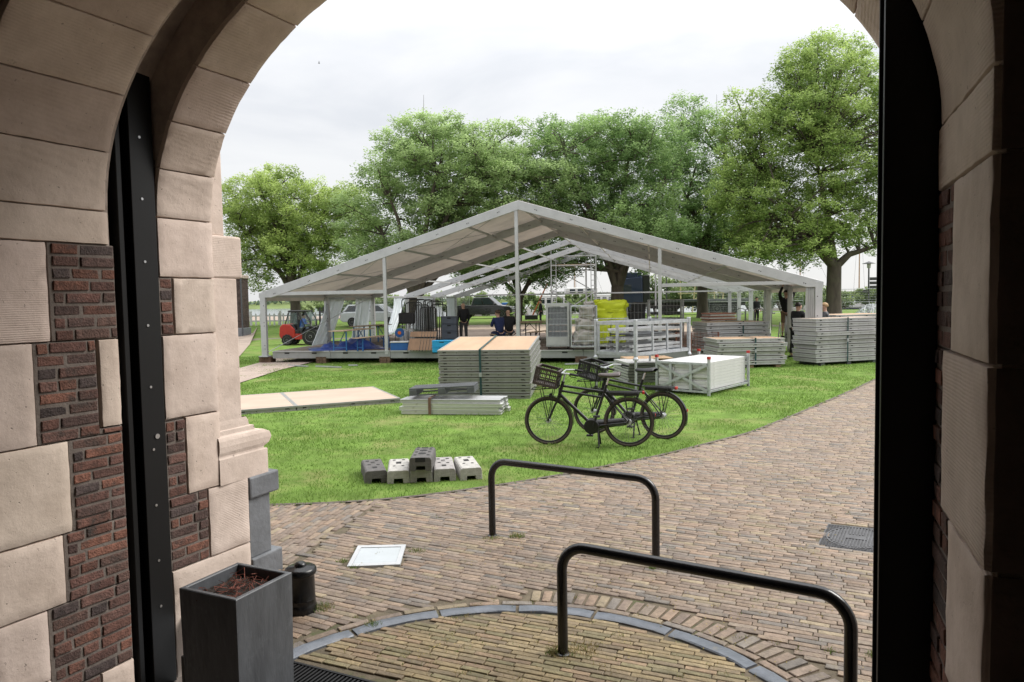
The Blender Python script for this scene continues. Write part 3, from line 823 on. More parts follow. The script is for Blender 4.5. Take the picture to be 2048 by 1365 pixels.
marq = thing('marquee', 'large white aluminium frame marquee, front two bays roofed and rear frames bare', 'marquee', T0, TRZ)
HALF = TWID/2; SL = math.atan2(RIDGE-EAVE-.0, HALF)
def zr(a): return EAVE + (RIDGE-EAVE)*(1-abs(a-HALF)/HALF)
NFR = 6
for i in range(NFR):
    b = i*BAY
    for sgn, a in ((1, 0.0), (-1, TWID)):
        leg = MB().bb(a-.10, a+.10, b-.065, b+.065, .26, EAVE+.02).build('leg', m_alu, marq, bevel=.006)
        h = MB()
        for z in (.5, .62, 1.3, 1.42, 2.0): h.box((a+sgn*.04, b-.0655, z), (.025, .004, .03))
        tag(h.build('bolt_holes', m_hole, leg), kind='stuff')
        MB().bb(a-.17, a+.17, b-.14, b+.14, .225, .262).build('base_plate', m_steel, marq, bevel=.004)
        r = MB()
        r.prism([(a-sgn*.13, EAVE-.14), (a-sgn*.13, EAVE+.02), (HALF, RIDGE), (HALF, RIDGE-.29), (a+sgn*.35, EAVE-.14+.0)], b-.06, b+.06)
        rf = r.build('rafter', m_alu, marq, bevel=.006)
        d = MB()
        for k in range(8):
            f = .06 + k*.125 + random.uniform(-.02, .02); aa = a + sgn*HALF*f; zz = zr(aa) - .13
            for q in range(2): d.box((aa+sgn*.05*q, b-.0615, zz+.02*q-.02), (.03, .004, .025))
        tag(d.build('bolt_holes', m_hole, rf), kind='stuff')
    MB().prism([(HALF-.35, RIDGE-.31), (HALF, RIDGE-.2), (HALF+.35, RIDGE-.31), (HALF+.30, RIDGE-.36), (HALF, RIDGE-.27), (HALF-.30, RIDGE-.36)], b-.045, b+.045).build('ridge_plate', m_steel, marq)
for i in range(NFR-1):
    b0, b1 = i*BAY+.06, (i+1)*BAY-.06
    for a in (0.0, TWID, HALF, HALF*.28, HALF*.55, HALF*.80, TWID-HALF*.28, TWID-HALF*.55, TWID-HALF*.80):
        z = zr(a) - (.16 if a not in (0.0, TWID) else .10)
        MB().beam((a, b0, z), (a, b1, z), .055 if 0 < a < TWID else .08, .07).build('purlin', m_alu, marq)
# roof canvas, one sheet per bay and slope, with a little sag
for i in range(2):
    for s in (0, 1):
        b0, b1 = i*BAY, (i+1)*BAY
        def fn(u, v):
            a = -.12 + (HALF+.12)*u; aa = a if s == 0 else TWID-a
            sag = -.05*math.sin(math.pi*v)*math.sin(math.pi*u)
            return (aa, b0+(b1-b0)*v, zr(max(0, min(TWID, aa))) + (.016 if 0 < aa < TWID else -.03) + sag)
        o = MB().grid(fn, 22, 8).build('roof_sheet', m_pvc, marq, smooth=True)
        so = o.modifiers.new('thick', 'SOLIDIFY'); so.thickness = .006; so.offset = 1
        # valance strip under the eave
        ae = -.10 if s == 0 else TWID+.10
        MB().bb(min(ae, ae+.012), max(ae, ae+.012), b0+.02, b1-.02, EAVE-.26, EAVE-.02).build('valance', m_pvc, marq)
        # wind bracing wires
        if i == 0:
            for (ua, ub) in ((.05, .5), (.5, .95)):
                a1, a2 = HALF*ua, HALF*ub
                if s: a1, a2 = TWID-a1, TWID-a2
                w = MB(); w.tube([(a1, b0+.06, zr(a1)-.14), (a2, b1-.06, zr(a2)-.14)], .008, 5); w.tube([(a1, b1-.06, zr(a1)-.14), (a2, b0+.06, zr(a2)-.14)], .008, 5)
                w.build('bracing_wire', m_steel, marq)
for a in (4.47, 8.97, 13.47):
    MB().bb(a-.055, a+.055, -.04, .04, .30, zr(a)-.20).build('gable_post', m_alu, marq, bevel=.005)
MB().bb(.1, 4.415, -.045, .025, EAVE-.075, EAVE+.045).build('gable_rail', m_alu, marq, bevel=.005)
MB().bb(13.53, TWID-.1, -.045, .025, EAVE-.05, EAVE+.055).build('gable_rail', m_alu, marq, bevel=.005)
bl = (NFR-1)*BAY
for a in (4.47, 8.97, 13.47): MB().bb(a-.05, a+.05, bl-.04, bl+.04, .30, zr(a)-.25).build('gable_post', m_alu, marq)
for a, c in ((.1, 4.42), (4.52, 8.92), (9.02, 13.42), (13.52, 18.0)): MB().bb(a, c, bl-.03, bl+.03, EAVE-.06, EAVE+.03).build('gable_rail', m_alu, marq)
w = MB(); w.tube([(.12, .02, 1.0-.6), (2.4, 3.9, EAVE-.15)], .012, 6); w.build('bracing_wire', m_steel, marq)

# ------------------------------------------------------------------ floor platform
plat = thing('floor_platform', 'low brown deck platform with grey aluminium edge under the marquee', 'platform', T0, TRZ)
m_deck = mat('deck_ply_brown', (.125, .095, .078), .7, var=.25, scale=2, bump=.2, bscale=30, dirt=(.22, .18, .145), dirt_scale=.9, dirt_lo=.5, dirt_hi=.75)
m_deckl = mat('deck_ply_light', (.36, .28, .21), .7, var=.15, scale=2, bump=.2, bscale=30)
m_edge = mat('edge_aluminium', (.27, .275, .27), .5, metal=.3, var=.12, scale=3, dirt=(.26, .25, .23), dirt_scale=5, dirt_lo=.55, dirt_hi=.75)
PA = 15.4; na, nb = 7, 10; pa_, pb2 = (PA-.3)/na, 2.4
dm = None
for i in range(na):
    for j in range(nb):
        a0, b0 = .3+i*pa_, .05+j*pb2
        mt = m_deckl if (j >= 5 and i > 2) or j >= 7 else m_deck
        o = MB().bb(-pa_/2+.004, pa_/2-.004, .004, pb2-.004, -.03, 0).build('deck_panel', mt, plat) if (dm is None or mt not in dm) else None
        if o is None:
            o = bpy.data.objects.new('deck_panel', dm[mt]); COL.objects.link(o); o.parent = plat
        dm = dm or {}; dm.setdefault(mt, o.data)
        o.location = (a0+pa_/2, b0, DECK - random.uniform(0, .006))
for i in range(na):
    a0 = .3+i*pa_
    e = MB().bb(a0+.005, a0+pa_-.005, -.03, .045, DECK-.25, DECK+.004).build('edge_beam', m_edge, plat, bevel=.006)
    s_ = MB()
    for f in (.25, .72): s_.box((a0+pa_*f, -.0305, DECK-.07), (.18, .004, .05))
    s_.build('forklift_slot', m_hole, e)
    MB().bb(a0+.01, a0+pa_*.98, -.06, -.032, DECK-.02, DECK+.012).build('edge_strip', m_alu, plat)
for j in range(nb):
    MB().bb(.25, .295, .05+j*pb2+.005, .05+(j+1)*pb2-.005, DECK-.25, DECK+.002).build('edge_beam', m_edge, plat)
    MB().bb(PA+.005, PA+.05, .05+j*pb2+.005, .05+(j+1)*pb2-.005, DECK-.25, DECK+.002).build('edge_beam', m_edge, plat)
for a in (.0, 2.1, 4.4, 6.6, 8.8, 11.0, 13.2, 15.2):
    b = MB(); w_ = .24 if a == 0 else .2
    for k in range(2):
        for q in range(3): b.box((a+(q-1)*w_*.62, .14, .055+.105*k), (w_*.55, .36, .085))
        b.box((a, .14, .008+.105*k+.1), (w_*2, .38, .018))
    if a == 0: b.box((a, .14, .225-.008), (w_*2, .38, .014))
    b.build('support_block', m_blockbrown, plat)

# ------------------------------------------------------------------ curtains
def curtain(label, a, b0, b1, z0, z1, gather, m, w=26, amp=.07, dirn='b'):
    """hanging sheet whose top runs from b0 to b1 and whose foot is drawn towards 'gather'"""
    t = thing('curtain', label, 'curtain', TW(a, b0, z1), TRZ, 'sheets hanging on the marquee sides')
    def fn(u, v):
        bb = b0 + (b1-b0)*u; g = gather[0] + (gather[1]-gather[0])*u
        k = v**1.3; x = bb*(1-k) + g*k
        off = amp*math.sin(u*24 + 3*v)*(.4+.6*v) + .03*math.sin(u*53+v*5)
        z = z1 + (z0-z1)*v + .05*math.sin(u*9)*v
        if dirn == 'b': return (off, x-b0, z-z1)
        return (x-b0, off, z-z1)
    o = MB().grid(fn, 40, 16).build('sheet', m, t, smooth=True)
    so = o.modifiers.new('thick', 'SOLIDIFY'); so.thickness = .004
    ey = MB()
    for k in range(7):
        p = fn(k/6, 0); ey.lathe([(.02, 0), (.02, .05)], (p[0], p[1], p[2]), 6)
    ey.build('hanging_eyelets', m_steel, t)
curtain('clear curtain tied back at the second left leg beside the loader', -.02, BAY-.05, BAY+1.9, .15, EAVE-.1, (BAY-1.6, BAY-.3), m_pvc_clear)
curtain('clear curtain hanging before the third left leg by the beer tables', -.02, 2*BAY-2.0, 2*BAY-.1, .3, EAVE-.1, (2*BAY-2.6, 2*BAY-.9), m_pvc_clear)
curtain('clear curtain drawn to the fourth left leg near the upright barriers', -.02, 3*BAY-2.0, 3*BAY-.1, .4, EAVE-.1, (3*BAY-3.1, 3*BAY-2.3), m_pvc_clear)
curtain('clear curtain hanging wide between the fourth and fifth left legs', -.02, 3*BAY+1.8, 4*BAY-.1, .4, EAVE-.1, (3*BAY+.2, 4*BAY-.3), m_pvc_clear)
curtain('bunched clear curtain at the rearmost left leg', -.02, 5*BAY-2.2, 5*BAY-.1, .5, EAVE-.1, (5*BAY-1.9, 5*BAY-.2), m_pvc_clear)
curtain('grey canvas sheet hanging inside the front right leg', TWID-.36, 0, .24, .1, EAVE-.12, (0, .25), m_pvc_white, amp=.04, dirn='a')
curtain('long white canvas sheet at the second right leg', TWID+.0, BAY-.75, BAY-.15, .05, EAVE-.1, (BAY-.8, BAY-.2), m_pvc_white, amp=.05)
curtain('bunched white canvas sheet at the third right leg', TWID+.0, 2*BAY-1.0, 2*BAY-.1, .05, EAVE-.1, (2*BAY-.9, 2*BAY-.15), m_pvc_white, amp=.06)

# ================================================================== foreground objects
m_planter = mat('planter_zinc_grey', (.085, .09, .098), .42, var=.25, scale=9, bump=.3, bscale=40, dirt=(.13, .137, .148), dirt_scale=12, dirt_lo=.55, dirt_hi=.75, stretch=(1, 1, .3))
m_potsoil = mat('potting_soil', (.028, .02, .016), 1.0, var=.5, scale=30, bump=1, bscale=60)
m_stem = mat('dry_stem', (.20, .065, .045), .8, var=.3, scale=20)
# tall square planter beside the left jamb
sc = 1.42/1.45
pc0 = Vector((-1.475, 3.70, 0))*sc
planter = thing('planter', 'tall square dark grey planter with bare soil beside the stone jamb', 'planter', pc0, R(65))
PHT, PW = .63, .385
b = MB()
def ringq(h, z): return [(-h, -h, z), (h, -h, z), (h, h, z), (-h, h, z)]
lv = [ringq(PW/2-.012, -.415), ringq(PW/2, PHT-.004), ringq(PW/2-.004, PHT), ringq(PW/2-.022, PHT), ringq(PW/2-.026, PHT-.004), ringq(PW/2-.03, PHT-.09)]
for l in lv: b.v += l
for i in range(len(lv)-1):
    for j in range(4): b.face((i*4+j, i*4+(j+1) % 4, i*4+4+(j+1) % 4, i*4+4+j))
b.face((3, 2, 1, 0)); b.build('box', m_planter, planter, fix=True)
def sf(u, v):
    x, y = (u-.5)*(PW-.064), (v-.5)*(PW-.064); return (x, y, PHT-.055+.02*noise.noise(Vector((x*20, y*20, 1)))+.01*noise.noise(Vector((x*60, y*60, 2))))
MB().grid(sf, 24, 24).build('soil', m_potsoil, planter, smooth=True)
b = MB()
for k in range(46):
    x, y = random.uniform(-.12, .13), random.uniform(-.12, .12); a = random.uniform(0, 6.28); L_ = random.uniform(.04, .11)
    pts = [(x, y, PHT-.045), (x+math.cos(a)*L_*.5, y+math.sin(a)*L_*.5, PHT-.045+random.uniform(.005, .04)), (x+math.cos(a+.7)*L_, y+math.sin(a+.7)*L_, PHT-.045+random.uniform(-.005, .02))]
    b.tube(pts, .0016, 4)
b.build('dry_stems', m_stem, planter)

# cast iron bollard
m_iron = mat('black_cast_iron', (.006, .006, .0065), .25, var=.3, scale=12, bump=.1, bscale=40, spec=.4)
bp = gp(604, 1222)
bol = thing('bollard', 'short black cast iron bollard with domed cap behind the planter', 'bollard', bp)
MB().lathe([(.094, -.03), (.097, .0), (.097, .045), (.093, .055), (.090, .085), (.093, .09), (.090, .10), (.088, .24), (.094, .255), (.103, .262), (.105, .278), (.100, .292), (.088, .300), (.045, .306), (.04, .31)], n=28).build('post', m_iron, bol, smooth='auto')
MB().lathe([(.042, .306), (.040, .318), (.030, .330), (.012, .336), (.001, .337)], n=18).build('knob', m_iron, bol, smooth='auto')

# hoop stands
m_hoop = mat('black_gloss_tube', (.010, .010, .011), .20, var=.25, scale=14, bump=.08, bscale=60, spec=.5)
def hoop(label, p0, p1, h, r=.030, rc=.15):
    t = thing('hoop_stand', label, 'hoop stand', p0, 0, 'black hoop stands on the paving')
    d = (p1-p0); L_ = d.length; d.normalize(); pts = [Vector((0, 0, -.05)), Vector((0, 0, h*.4)), Vector((0, 0, h-rc))]
    for k in range(1, 9): a = math.pi/2*k/8; pts.append(d*(rc-rc*math.cos(a)) + Vector((0, 0, h-rc+rc*math.sin(a))))
    pts.append(d*L_*.5 + Vector((0, 0, h)))
    for k in range(0, 9): a = math.pi/2*k/8; pts.append(d*(L_-rc+rc*math.sin(a)) + Vector((0, 0, h-rc+rc*math.cos(a))))
    pts += [d*L_ + Vector((0, 0, h*.4)), d*L_ + Vector((0, 0, -.05))]
    MB().tube(pts, r, 18).build('tube', m_hoop, t, smooth='auto')
    for q in (Vector((0, 0, .0)), d*L_): MB().lathe([(r+.012, -.002), (r+.012, .006), (r+.003, .012)], (q.x, q.y, 0), 16).build('collar', m_hoop, t, smooth='auto')
hoop('black tubular hoop farther away, nearest the bicycles', gp(985, 1072), gp(1312, 1132), .665)
hoop('black tubular hoop closest to the gateway, one foot inside the kerb ring', gp(1126, 1308), gp(1700, 1465), .645)

# ground light hatch
m_hatch = mat('white_steel', (.44, .455, .47), .4, var=.05, scale=8, dirt=(.33, .33, .32), dirt_scale=14, dirt_lo=.6, dirt_hi=.75)
m_glass_w = mat('frosted_glass', (.42, .455, .475), .12, var=.04, scale=5, spec=.6)
hp = [gp(*p) for p in hatch_px]; hc = sum(hp, Vector())/4
hatch = thing('floor_hatch', 'white steel framed glass floor hatch set flush in the brick paving', 'hatch', hc)
def lerp4(u, v): return (hp[3].lerp(hp[2], u)).lerp(hp[0].lerp(hp[1], u), v) - hc
b = MB(); k = .085
for (u0_, u1_, v0_, v1_) in ((0, 1, 0, k*1.3), (0, 1, 1-k*1.3, 1), (0, k, k*1.3, 1-k*1.3), (1-k, 1, k*1.3, 1-k*1.3)):
    q = [lerp4(u0_, v0_), lerp4(u1_, v0_), lerp4(u1_, v1_), lerp4(u0_, v1_)]; n = len(b.v)
    b.v += [(p.x, p.y, -.02) for p in q] + [(p.x, p.y, .012) for p in q]
    for f in ((0,3,2,1),(4,5,6,7),(0,1,5,4),(1,2,6,5),(2,3,7,6),(3,0,4,7)): b.face(tuple(n+i for i in f))
b.build('frame', m_hatch, hatch)
b = MB(); q = [lerp4(k+.004, k*1.3+.006), lerp4(1-k-.004, k*1.3+.006), lerp4(1-k-.004, 1-k*1.3-.006), lerp4(k+.004, 1-k*1.3-.006)]
b.v += [(p.x, p.y, -.01) for p in q] + [(p.x, p.y, .008) for p in q]
for f in ((0,3,2,1),(4,5,6,7),(0,1,5,4),(1,2,6,5),(2,3,7,6),(3,0,4,7)): b.face(f)
b.build('pane', m_glass_w, hatch)
# manhole
m_castgrey = mat('cast_iron_worn', (.10, .10, .105), .5, metal=.4, var=.3, scale=14, bump=.2, bscale=50)
mq = [gp(*p) for p in mh_px]; mc = sum(mq, Vector())/4
man = thing('manhole_cover', 'worn cast iron round manhole cover with ribs in a square checker frame', 'manhole cover', mc)
def l4(u, v): return (mq[3].lerp(mq[2], u)).lerp(mq[0].lerp(mq[1], u), v) - mc
b = MB(); q = [l4(0.03, 0.03), l4(.97, .03), l4(.97, .97), l4(.03, .97)]
b.v += [(p.x, p.y, -.02) for p in q] + [(p.x, p.y, .002) for p in q]
for f in ((0,3,2,1),(4,5,6,7),(0,1,5,4),(1,2,6,5),(2,3,7,6),(3,0,4,7)): b.face(f)
b.build('frame', m_castgrey, man)
b = MB()
for i in range(22):
    for j in range(22):
        u, v = .07+.86*i/21, .07+.86*j/21
        if (u-.5)**2+(v-.5)**2 < .43**2: continue
        p = l4(u, v); b.box((p.x, p.y, .004), (.018, .014, .006), Matrix.Rotation(AR, 3, 'Z'))
b.build('checker_studs', m_castgrey, man)
b = MB(); ring = []
for r_, z_ in ((.42, .003), (.42, .009), (.395, .009), (.395, .003)):
    for i in range(36):
        a = i*math.tau/36; p = l4(.5+r_*math.cos(a), .5+r_*math.sin(a)); b.v.append((p.x, p.y, z_))
for i in range(3):
    for j in range(36): b.face((i*36+j, i*36+(j+1) % 36, i*36+36+(j+1) % 36, i*36+36+j))
b.build('lid_rim', m_castgrey, man)
b = MB()
for i in range(-8, 9):
    u = .5+i*.045; h_ = math.sqrt(max(0, .38**2-(u-.5)**2))
    if abs(i) <= 2:
        for s0_, s1_ in ((.5-h_, .5-.09), (.5+.09, .5+h_)): p, q_ = l4(u, s0_), l4(u, s1_); b.beam((p.x, p.y, .006), (q_.x, q_.y, .006), .012, .008)
    else: p, q_ = l4(u, .5-h_), l4(u, .5+h_); b.beam((p.x, p.y, .006), (q_.x, q_.y, .006), .012, .008)
b.build('ribs', m_castgrey, man)
p = l4(.5, .5); MB().box((p.x, p.y, .006), (.16, .1, .006), Matrix.Rotation(AR, 3, 'Z')).build('name_plate', m_castgrey, man)
# slot drain grate in the threshold
gr = thing('drain_grate', 'black slotted steel drain grate at the gateway threshold', 'grate', DW(-2.6, 2.965, 0), -AX)
MB().bb(-.9, 2.6, -.11, .11, -.40, -.035).build('channel', m_black, gr)
b = MB(); x = -.9
b.bb(-.9, 2.6, -.11, -.095, -.035, .006); b.bb(-.9, 2.6, .095, .11, -.035, .006)
while x < 2.58: b.bb(x, x+.012, -.095, .095, -.03, .003); x += .026
b.build('bars', m_black, gr)
# weeds between the clinkers
def tufts(spots, n, h):
    V, F, C = [], [], []
    for p, rad, cnt, hh, tint in spots:
        for _ in range(cnt):
            a = random.uniform(0, 6.28); rr = rad*random.random()**.7; x, y = p.x+math.cos(a)*rr, p.y+math.sin(a)*rr*.7
            w_ = random.uniform(.0015, .0035); az = random.uniform(0, 6.28); L_ = hh*random.uniform(.4, 1.1); le_ = L_*random.uniform(.2, 1.0); la = random.uniform(0, 6.28)
            k = len(V); dx, dy = math.cos(az)*w_, math.sin(az)*w_
            V += [(x-dx, y-dy, 0), (x+dx, y+dy, 0), (x+math.cos(la)*le_, y+math.sin(la)*le_, L_)]; F.append((k, k+1, k+2))
            c = (.13, .19, .045) if random.random() > tint else (.30, .24, .11); s_ = random.uniform(.7, 1.3); C += [tuple(q*s_ for q in c)]*3
    return np.array(V), np.array(F), np.array(C)
spots = [(gp(640, 1218), .10, 170, .05, .4), (gp(690, 1100), .07, 90, .04, .1), (gp(685, 1125), .05, 60, .04, .2), (gp(835, 1103), .08, 90, .035, .2), (gp(705, 1138), .04, 50, .03, .1),
         (gp(985, 1078), .09, 90, .03, .4), (gp(1035, 1075), .07, 130, .05, .35), (gp(1306, 1138), .04, 60, .04, .05), (gp(1150, 1305), .16, 200, .05, .85), (gp(1108, 1310), .05, 80, .05, .5),
         (gp(745, 1252), .06, 90, .045, .1), (gp(640, 1335), .20, 420, .06, .45), (gp(690, 1340), .16, 200, .045, .6), (gp(600, 1330), .10, 150, .06, .2), (gp(900, 1330), .5, 160, .02, .5), (gp(1665, 1305), .05, 50, .03, .3), (gp(1745, 1312), .05, 60, .04, .1)]
for _ in range(520):
    p = Vector((random.uniform(-1.6, 5.5), random.uniform(4.0, 10.5), 0)); spots.append((p, .035, random.randint(5, 16), .016, .55))
for _ in range(120):
    a = random.uniform(R(20), R(160)); p = KC + Vector((math.cos(a), math.sin(a), 0))*random.uniform(.1, KR)
    if vdoor(p.x, p.y) > W2a+.1: spots.append((p, .06, 16, .018, .75))
spots = [q for q in spots if vdoor(q[0].x, q[0].y) > 3.2 and q[0].dot(UX) > -3.7]
V, F, C = tufts(spots, 0, 0)
tag(np_mesh('weeds', V, F, m_grass, None, C), 'tufts of grass and moss growing in the paving joints', 'weeds', kind='stuff')

n = 3200; a = rng.uniform(-.32, .62, n); r_ = rng.uniform(4.0, 13.5, n)**1.0
X, Y = np.sin(a)*r_, np.cos(a)*r_
k = (vdoor_np(X, Y) > 3.3) & (X*UX.x + Y*UX.y > -3.6) & (Y < np.interp(X, [p.x for p in le], [p.y for p in le]))
cl_ = np.array([noise.noise(Vector((x*1.1, y*1.1, 2))) for x, y in zip(X, Y)]) + rng.normal(0, .25, n); k &= cl_ > 0
X, Y = X[k], Y[k]; n = len(X); an = rng.uniform(0, 6.28, n); s1_ = rng.uniform(.004, .011, n); s2_ = rng.uniform(.003, .006, n)
dx, dy = np.cos(an), np.sin(an); zz = np.full(n, .0095)
V = np.stack([np.stack([X-dx*s1_, Y-dy*s1_, zz], 1), np.stack([X-dy*s2_, Y+dx*s2_, zz+.004], 1), np.stack([X+dx*s1_, Y+dy*s1_, zz+.001], 1), np.stack([X+dy*s2_, Y-dx*s2_, zz+.003], 1)], 1).reshape(-1, 3)
C = np.repeat(np.array([(.36, .29, .11)])*rng.uniform(.6, 1.2, (n, 1)), 4, 0)
tag(np_mesh('fallen_blossom', V, np.arange(4*n).reshape(n, 4), m_grass, None, C), 'scattered yellowish blossom bits lying on the paving', 'litter', kind='stuff')

# ------------------------------------------------------------------ concrete weight blocks
def cmat(n, c): return mat(n, c, .9, var=.22, scale=14, bump=.6, bscale=60, dirt=tuple(x*.55 for x in c), dirt_scale=9, dirt_lo=.55, dirt_hi=.72)
m_c1, m_c2, m_c3 = cmat('rubber_block_dark', (.10, .095, .092)), cmat('concrete_light', (.36, .35, .325)), cmat('concrete_mid', (.29, .275, .265))
def weight(label, px, py, m, z=0.0, L_=.62, W_=.255, H_=.15, rz=0.0, style=0):
    p = gp(px, py, z); t = thing('fence_block', label, 'concrete block', p, rz, 'ballast blocks on the lawn')
    b = MB(); w = W_/2; s = .018; nt = .055
    prof = [(-w, 0), (-nt, 0), (-nt+.006, .055), (nt-.006, .055), (nt, 0), (w, 0), (w-.004, H_*.80), (w-.012, H_*.94), (w-.026, H_), (-w+.026, H_), (-w+.012, H_*.94), (-w+.004, H_*.80)]
    b.prism(prof, 0, L_, 'Y'); b.build('body', m, t, bevel=.006, seg=2)
    h = MB()
    def hol(x, y, sx, sy): h.box((x, y, H_+.0012), (sx, sy, .003))
    def rnd(x, y, r): h.lathe([(r, 0), (r, .003)], (x, y, H_-.0005), 14)
    if style == 0:
        rnd(-.055, .52, .022); rnd(.055, .52, .022); rnd(-.05, .33, .02); rnd(.05, .30, .02); hol(0, .44, .045, .035); hol(0, .17, .05, .07)
    elif style == 1:
        rnd(-.055, .55, .02); rnd(.055, .55, .02); hol(0, .40, .06, .09); rnd(-.05, .24, .017); rnd(.05, .24, .017)
    else:
        for yy in (.14, .30, .46):
            hol(-.075, yy, .03, .04); hol(.075, yy, .03, .04)
        rnd(0, .22, .045); rnd(0, .38, .045); hol(0, .53, .07, .05); hol(-.08, .56, .03, .03); hol(.08, .56, .03, .03)
        h.box((0, -.001, H_-.025), (.11, .004, .05))
    tag(h.build('holes', m_hole, t), kind='stuff')
weight('dark ballast block at the left end of the row on the lawn', 753, 968, m_c1, rz=R(16), style=0)
weight('pale ballast block second from the left in the row', 797, 968, m_c2, rz=R(8), style=1)
weight('grey ballast block in the middle, carrying the black one', 843, 966, m_c3, rz=R(6), style=0)
weight('black pierced ballast block stacked on top of the middle one', 841, 943, m_c1, z=.152, L_=.56, rz=R(1), style=2, H_=.155)
weight('pale ballast block second from the right in the row', 890, 964, m_c3, rz=R(8), style=0)
weight('rounded pale ballast block at the right end of the row', 943, 962, m_c2, rz=R(12), style=1)

# ------------------------------------------------------------------ floor panels: stacks
m_ply = mat('plywood_top', (.36, .245, .155), .7, var=.14, scale=2.2, bump=.15, bscale=40, stretch=(1, .25, 1), dirt=(.38, .27, .185), dirt_scale=2.4, dirt_lo=.52, dirt_hi=.75)
m_ply2 = mat('plywood_weathered', (.37, .29, .225), .75, var=.14, scale=1.8, stretch=(.3, 1, 1), dirt=(.34, .27, .2), dirt_scale=1.6, dirt_lo=.52, dirt_hi=.75)
m_rim = mat('panel_rim_alu', (.25, .25, .235), .5, metal=.3, var=.14, scale=4, dirt=(.22, .22, .20), dirt_scale=7, dirt_lo=.55, dirt_hi=.75)
m_rim2 = mat('panel_rim_alu_light', (.40, .40, .395), .5, metal=.3, var=.12, scale=4, dirt=(.33, .32, .31), dirt_scale=7, dirt_lo=.55, dirt_hi=.75)
m_strap = mat('green_strap', (.015, .05, .05), .7, var=.2)
_pm = {}
def panel_mesh(L_, W_, h, rim, ply):
    key = (L_, W_, h, rim.name, ply.name)
    if key not in _pm:
        t = .045; f = MB()
        for (x0, x1, y0, y1) in ((0, L_, 0, t), (0, L_, W_-t, W_), (0, t, t, W_-t), (L_-t, L_, t, W_-t), (L_/2-t/2, L_/2+t/2, t, W_-t)):
            f.bb(x0, x1, y0, y1, 0, h-.0135)
        # rim lips give each panel its grooved edge
        f.bb(-.012, L_+.012, -.012, .029, h-.036, h-.002); f.bb(-.012, L_+.012, W_-.029, W_+.012, h-.036, h-.002)
        f.bb(-.012, .029, .029, W_-.029, h-.036, h-.002); f.bb(L_-.029, L_+.012, .029, W_-.029, h-.036, h-.002); f.bb(-.008, L_+.008, -.008, .004, 0, .02)
        d = MB().bb(.03, L_-.03, .03, W_-.03, h-.0125, h-.004)
        hl = MB()
        for k in range(7): hl.box((L_*(.06+.147*k), -.0015, h*.42), (.014, .004, .014))
        for k in (.07, .53, .92): hl.box((L_*k, -.0015, h*.55), (.07, .005, .028))
        _pm[key] = (f, d, hl, rim, ply)
        fo = f.build('frame', rim, None); do = d.build('deck', ply, None); ho = hl.build('edge_slots', m_hole, None)
        _pm[key] = [fo, do, ho, False]
    return _pm[key]
def panel(label, mtx, L_, W_, h, rim, ply, group):
    k = panel_mesh(L_, W_, h, rim, ply)
    t = thing('floor_panel', label, 'floor panel', (0, 0, 0), 0, group); t.matrix_world = mtx
    if not k[3]:
        for o in k[:3]: o.parent = t
        k[3] = True
    else:
        for o in k[:3]:
            c = o.copy(); COL.objects.link(c); c.parent = t
    return t
def stack(where, org, rz, L_, W_, n, h, rim, ply, group, tilt=0.0, jit=.015, strap=None, gap=.004, z0=0.0, flip=0):
    B = Matrix.Translation(org) @ Matrix.Rotation(rz, 4, 'Z') @ Matrix.Rotation(tilt, 4, 'X')
    for i in range(n):
        lab = ('topmost' if i == n-1 else ('lowest' if i == 0 else ORD[n-1-i] + ' from the top')) + ' plywood floor panel in the stack ' + where
        off = Vector((random.uniform(-jit, jit), random.uniform(-jit, jit), z0 + i*(h+gap)))
        panel(lab, B @ Matrix.Translation(off) @ Matrix.Rotation(random.gauss(0, .004), 4, 'Z'), L_, W_, h, rim, ply, group)
    H_ = n*(h+gap) + z0
    if strap is not None:
        s = MB(); x = strap*L_
        s.bb(x-.022, x+.022, -.034, -.030, z0-.01, H_+.003); s.bb(x-.022, x+.022, -.034, W_+.03, H_+.001, H_+.006); s.bb(x-.022, x+.022, W_+.028, W_+.032, z0, H_+.003)
        o = thing('lashing_strap', 'dark green lashing strap around the stack ' + where, 'strap', (0, 0, 0), 0, 'lashing straps'); o.matrix_world = B
        s.build('webbing', m_strap, o); MB().bb(x-.03, x+.03, -.045, -.034, H_*.45, H_*.45+.09).build('buckle', m_steel, o)
    return B, H_
def bearers(name, label, B, L_, W_, h, m):
    o = thing(name, label, 'pallet', (0, 0, 0), 0, 'bearers under stacks'); o.matrix_world = B
    for x in (.1, .5, .9): MB().bb(x*L_-.07, x*L_+.07, .03, W_-.03, 0, h).build('bearer', m, o, bevel=.006)
    for y in (.1, .5, .9): MB().bb(.03, L_-.03, y*W_-.05, y*W_+.05, h+.001, h+.018).build('board', m, o)
m_wood = mat('raw_timber', (.34, .23, .14), .8, var=.25, scale=3, bump=.3, bscale=40)
m_plastic = mat('grey_plastic', (.075, .08, .085), .55, var=.15, scale=6)
# A: the tall stack in front of the platform
oA = gp(880, 798); eA = gp(1062, 798)
LA = (eA-oA).length
stack('nearest the bicycles', oA, face_rz(eA.x-oA.x, eA.y-oA.y), LA, 2.35, 9, .100, m_rim, m_ply, 'panels stacked near the bicycles', tilt=R(4.0), strap=.46, jit=.02, gap=.016)
bA = thing('timber_bearer', 'raw timber bearer under the rear of the tilted panel stack', 'timber', oA, face_rz(eA.x-oA.x, eA.y-oA.y))
MB().bb(.0, LA, 2.1, 2.25, 0, .145).build('baulk', m_wood, bA)
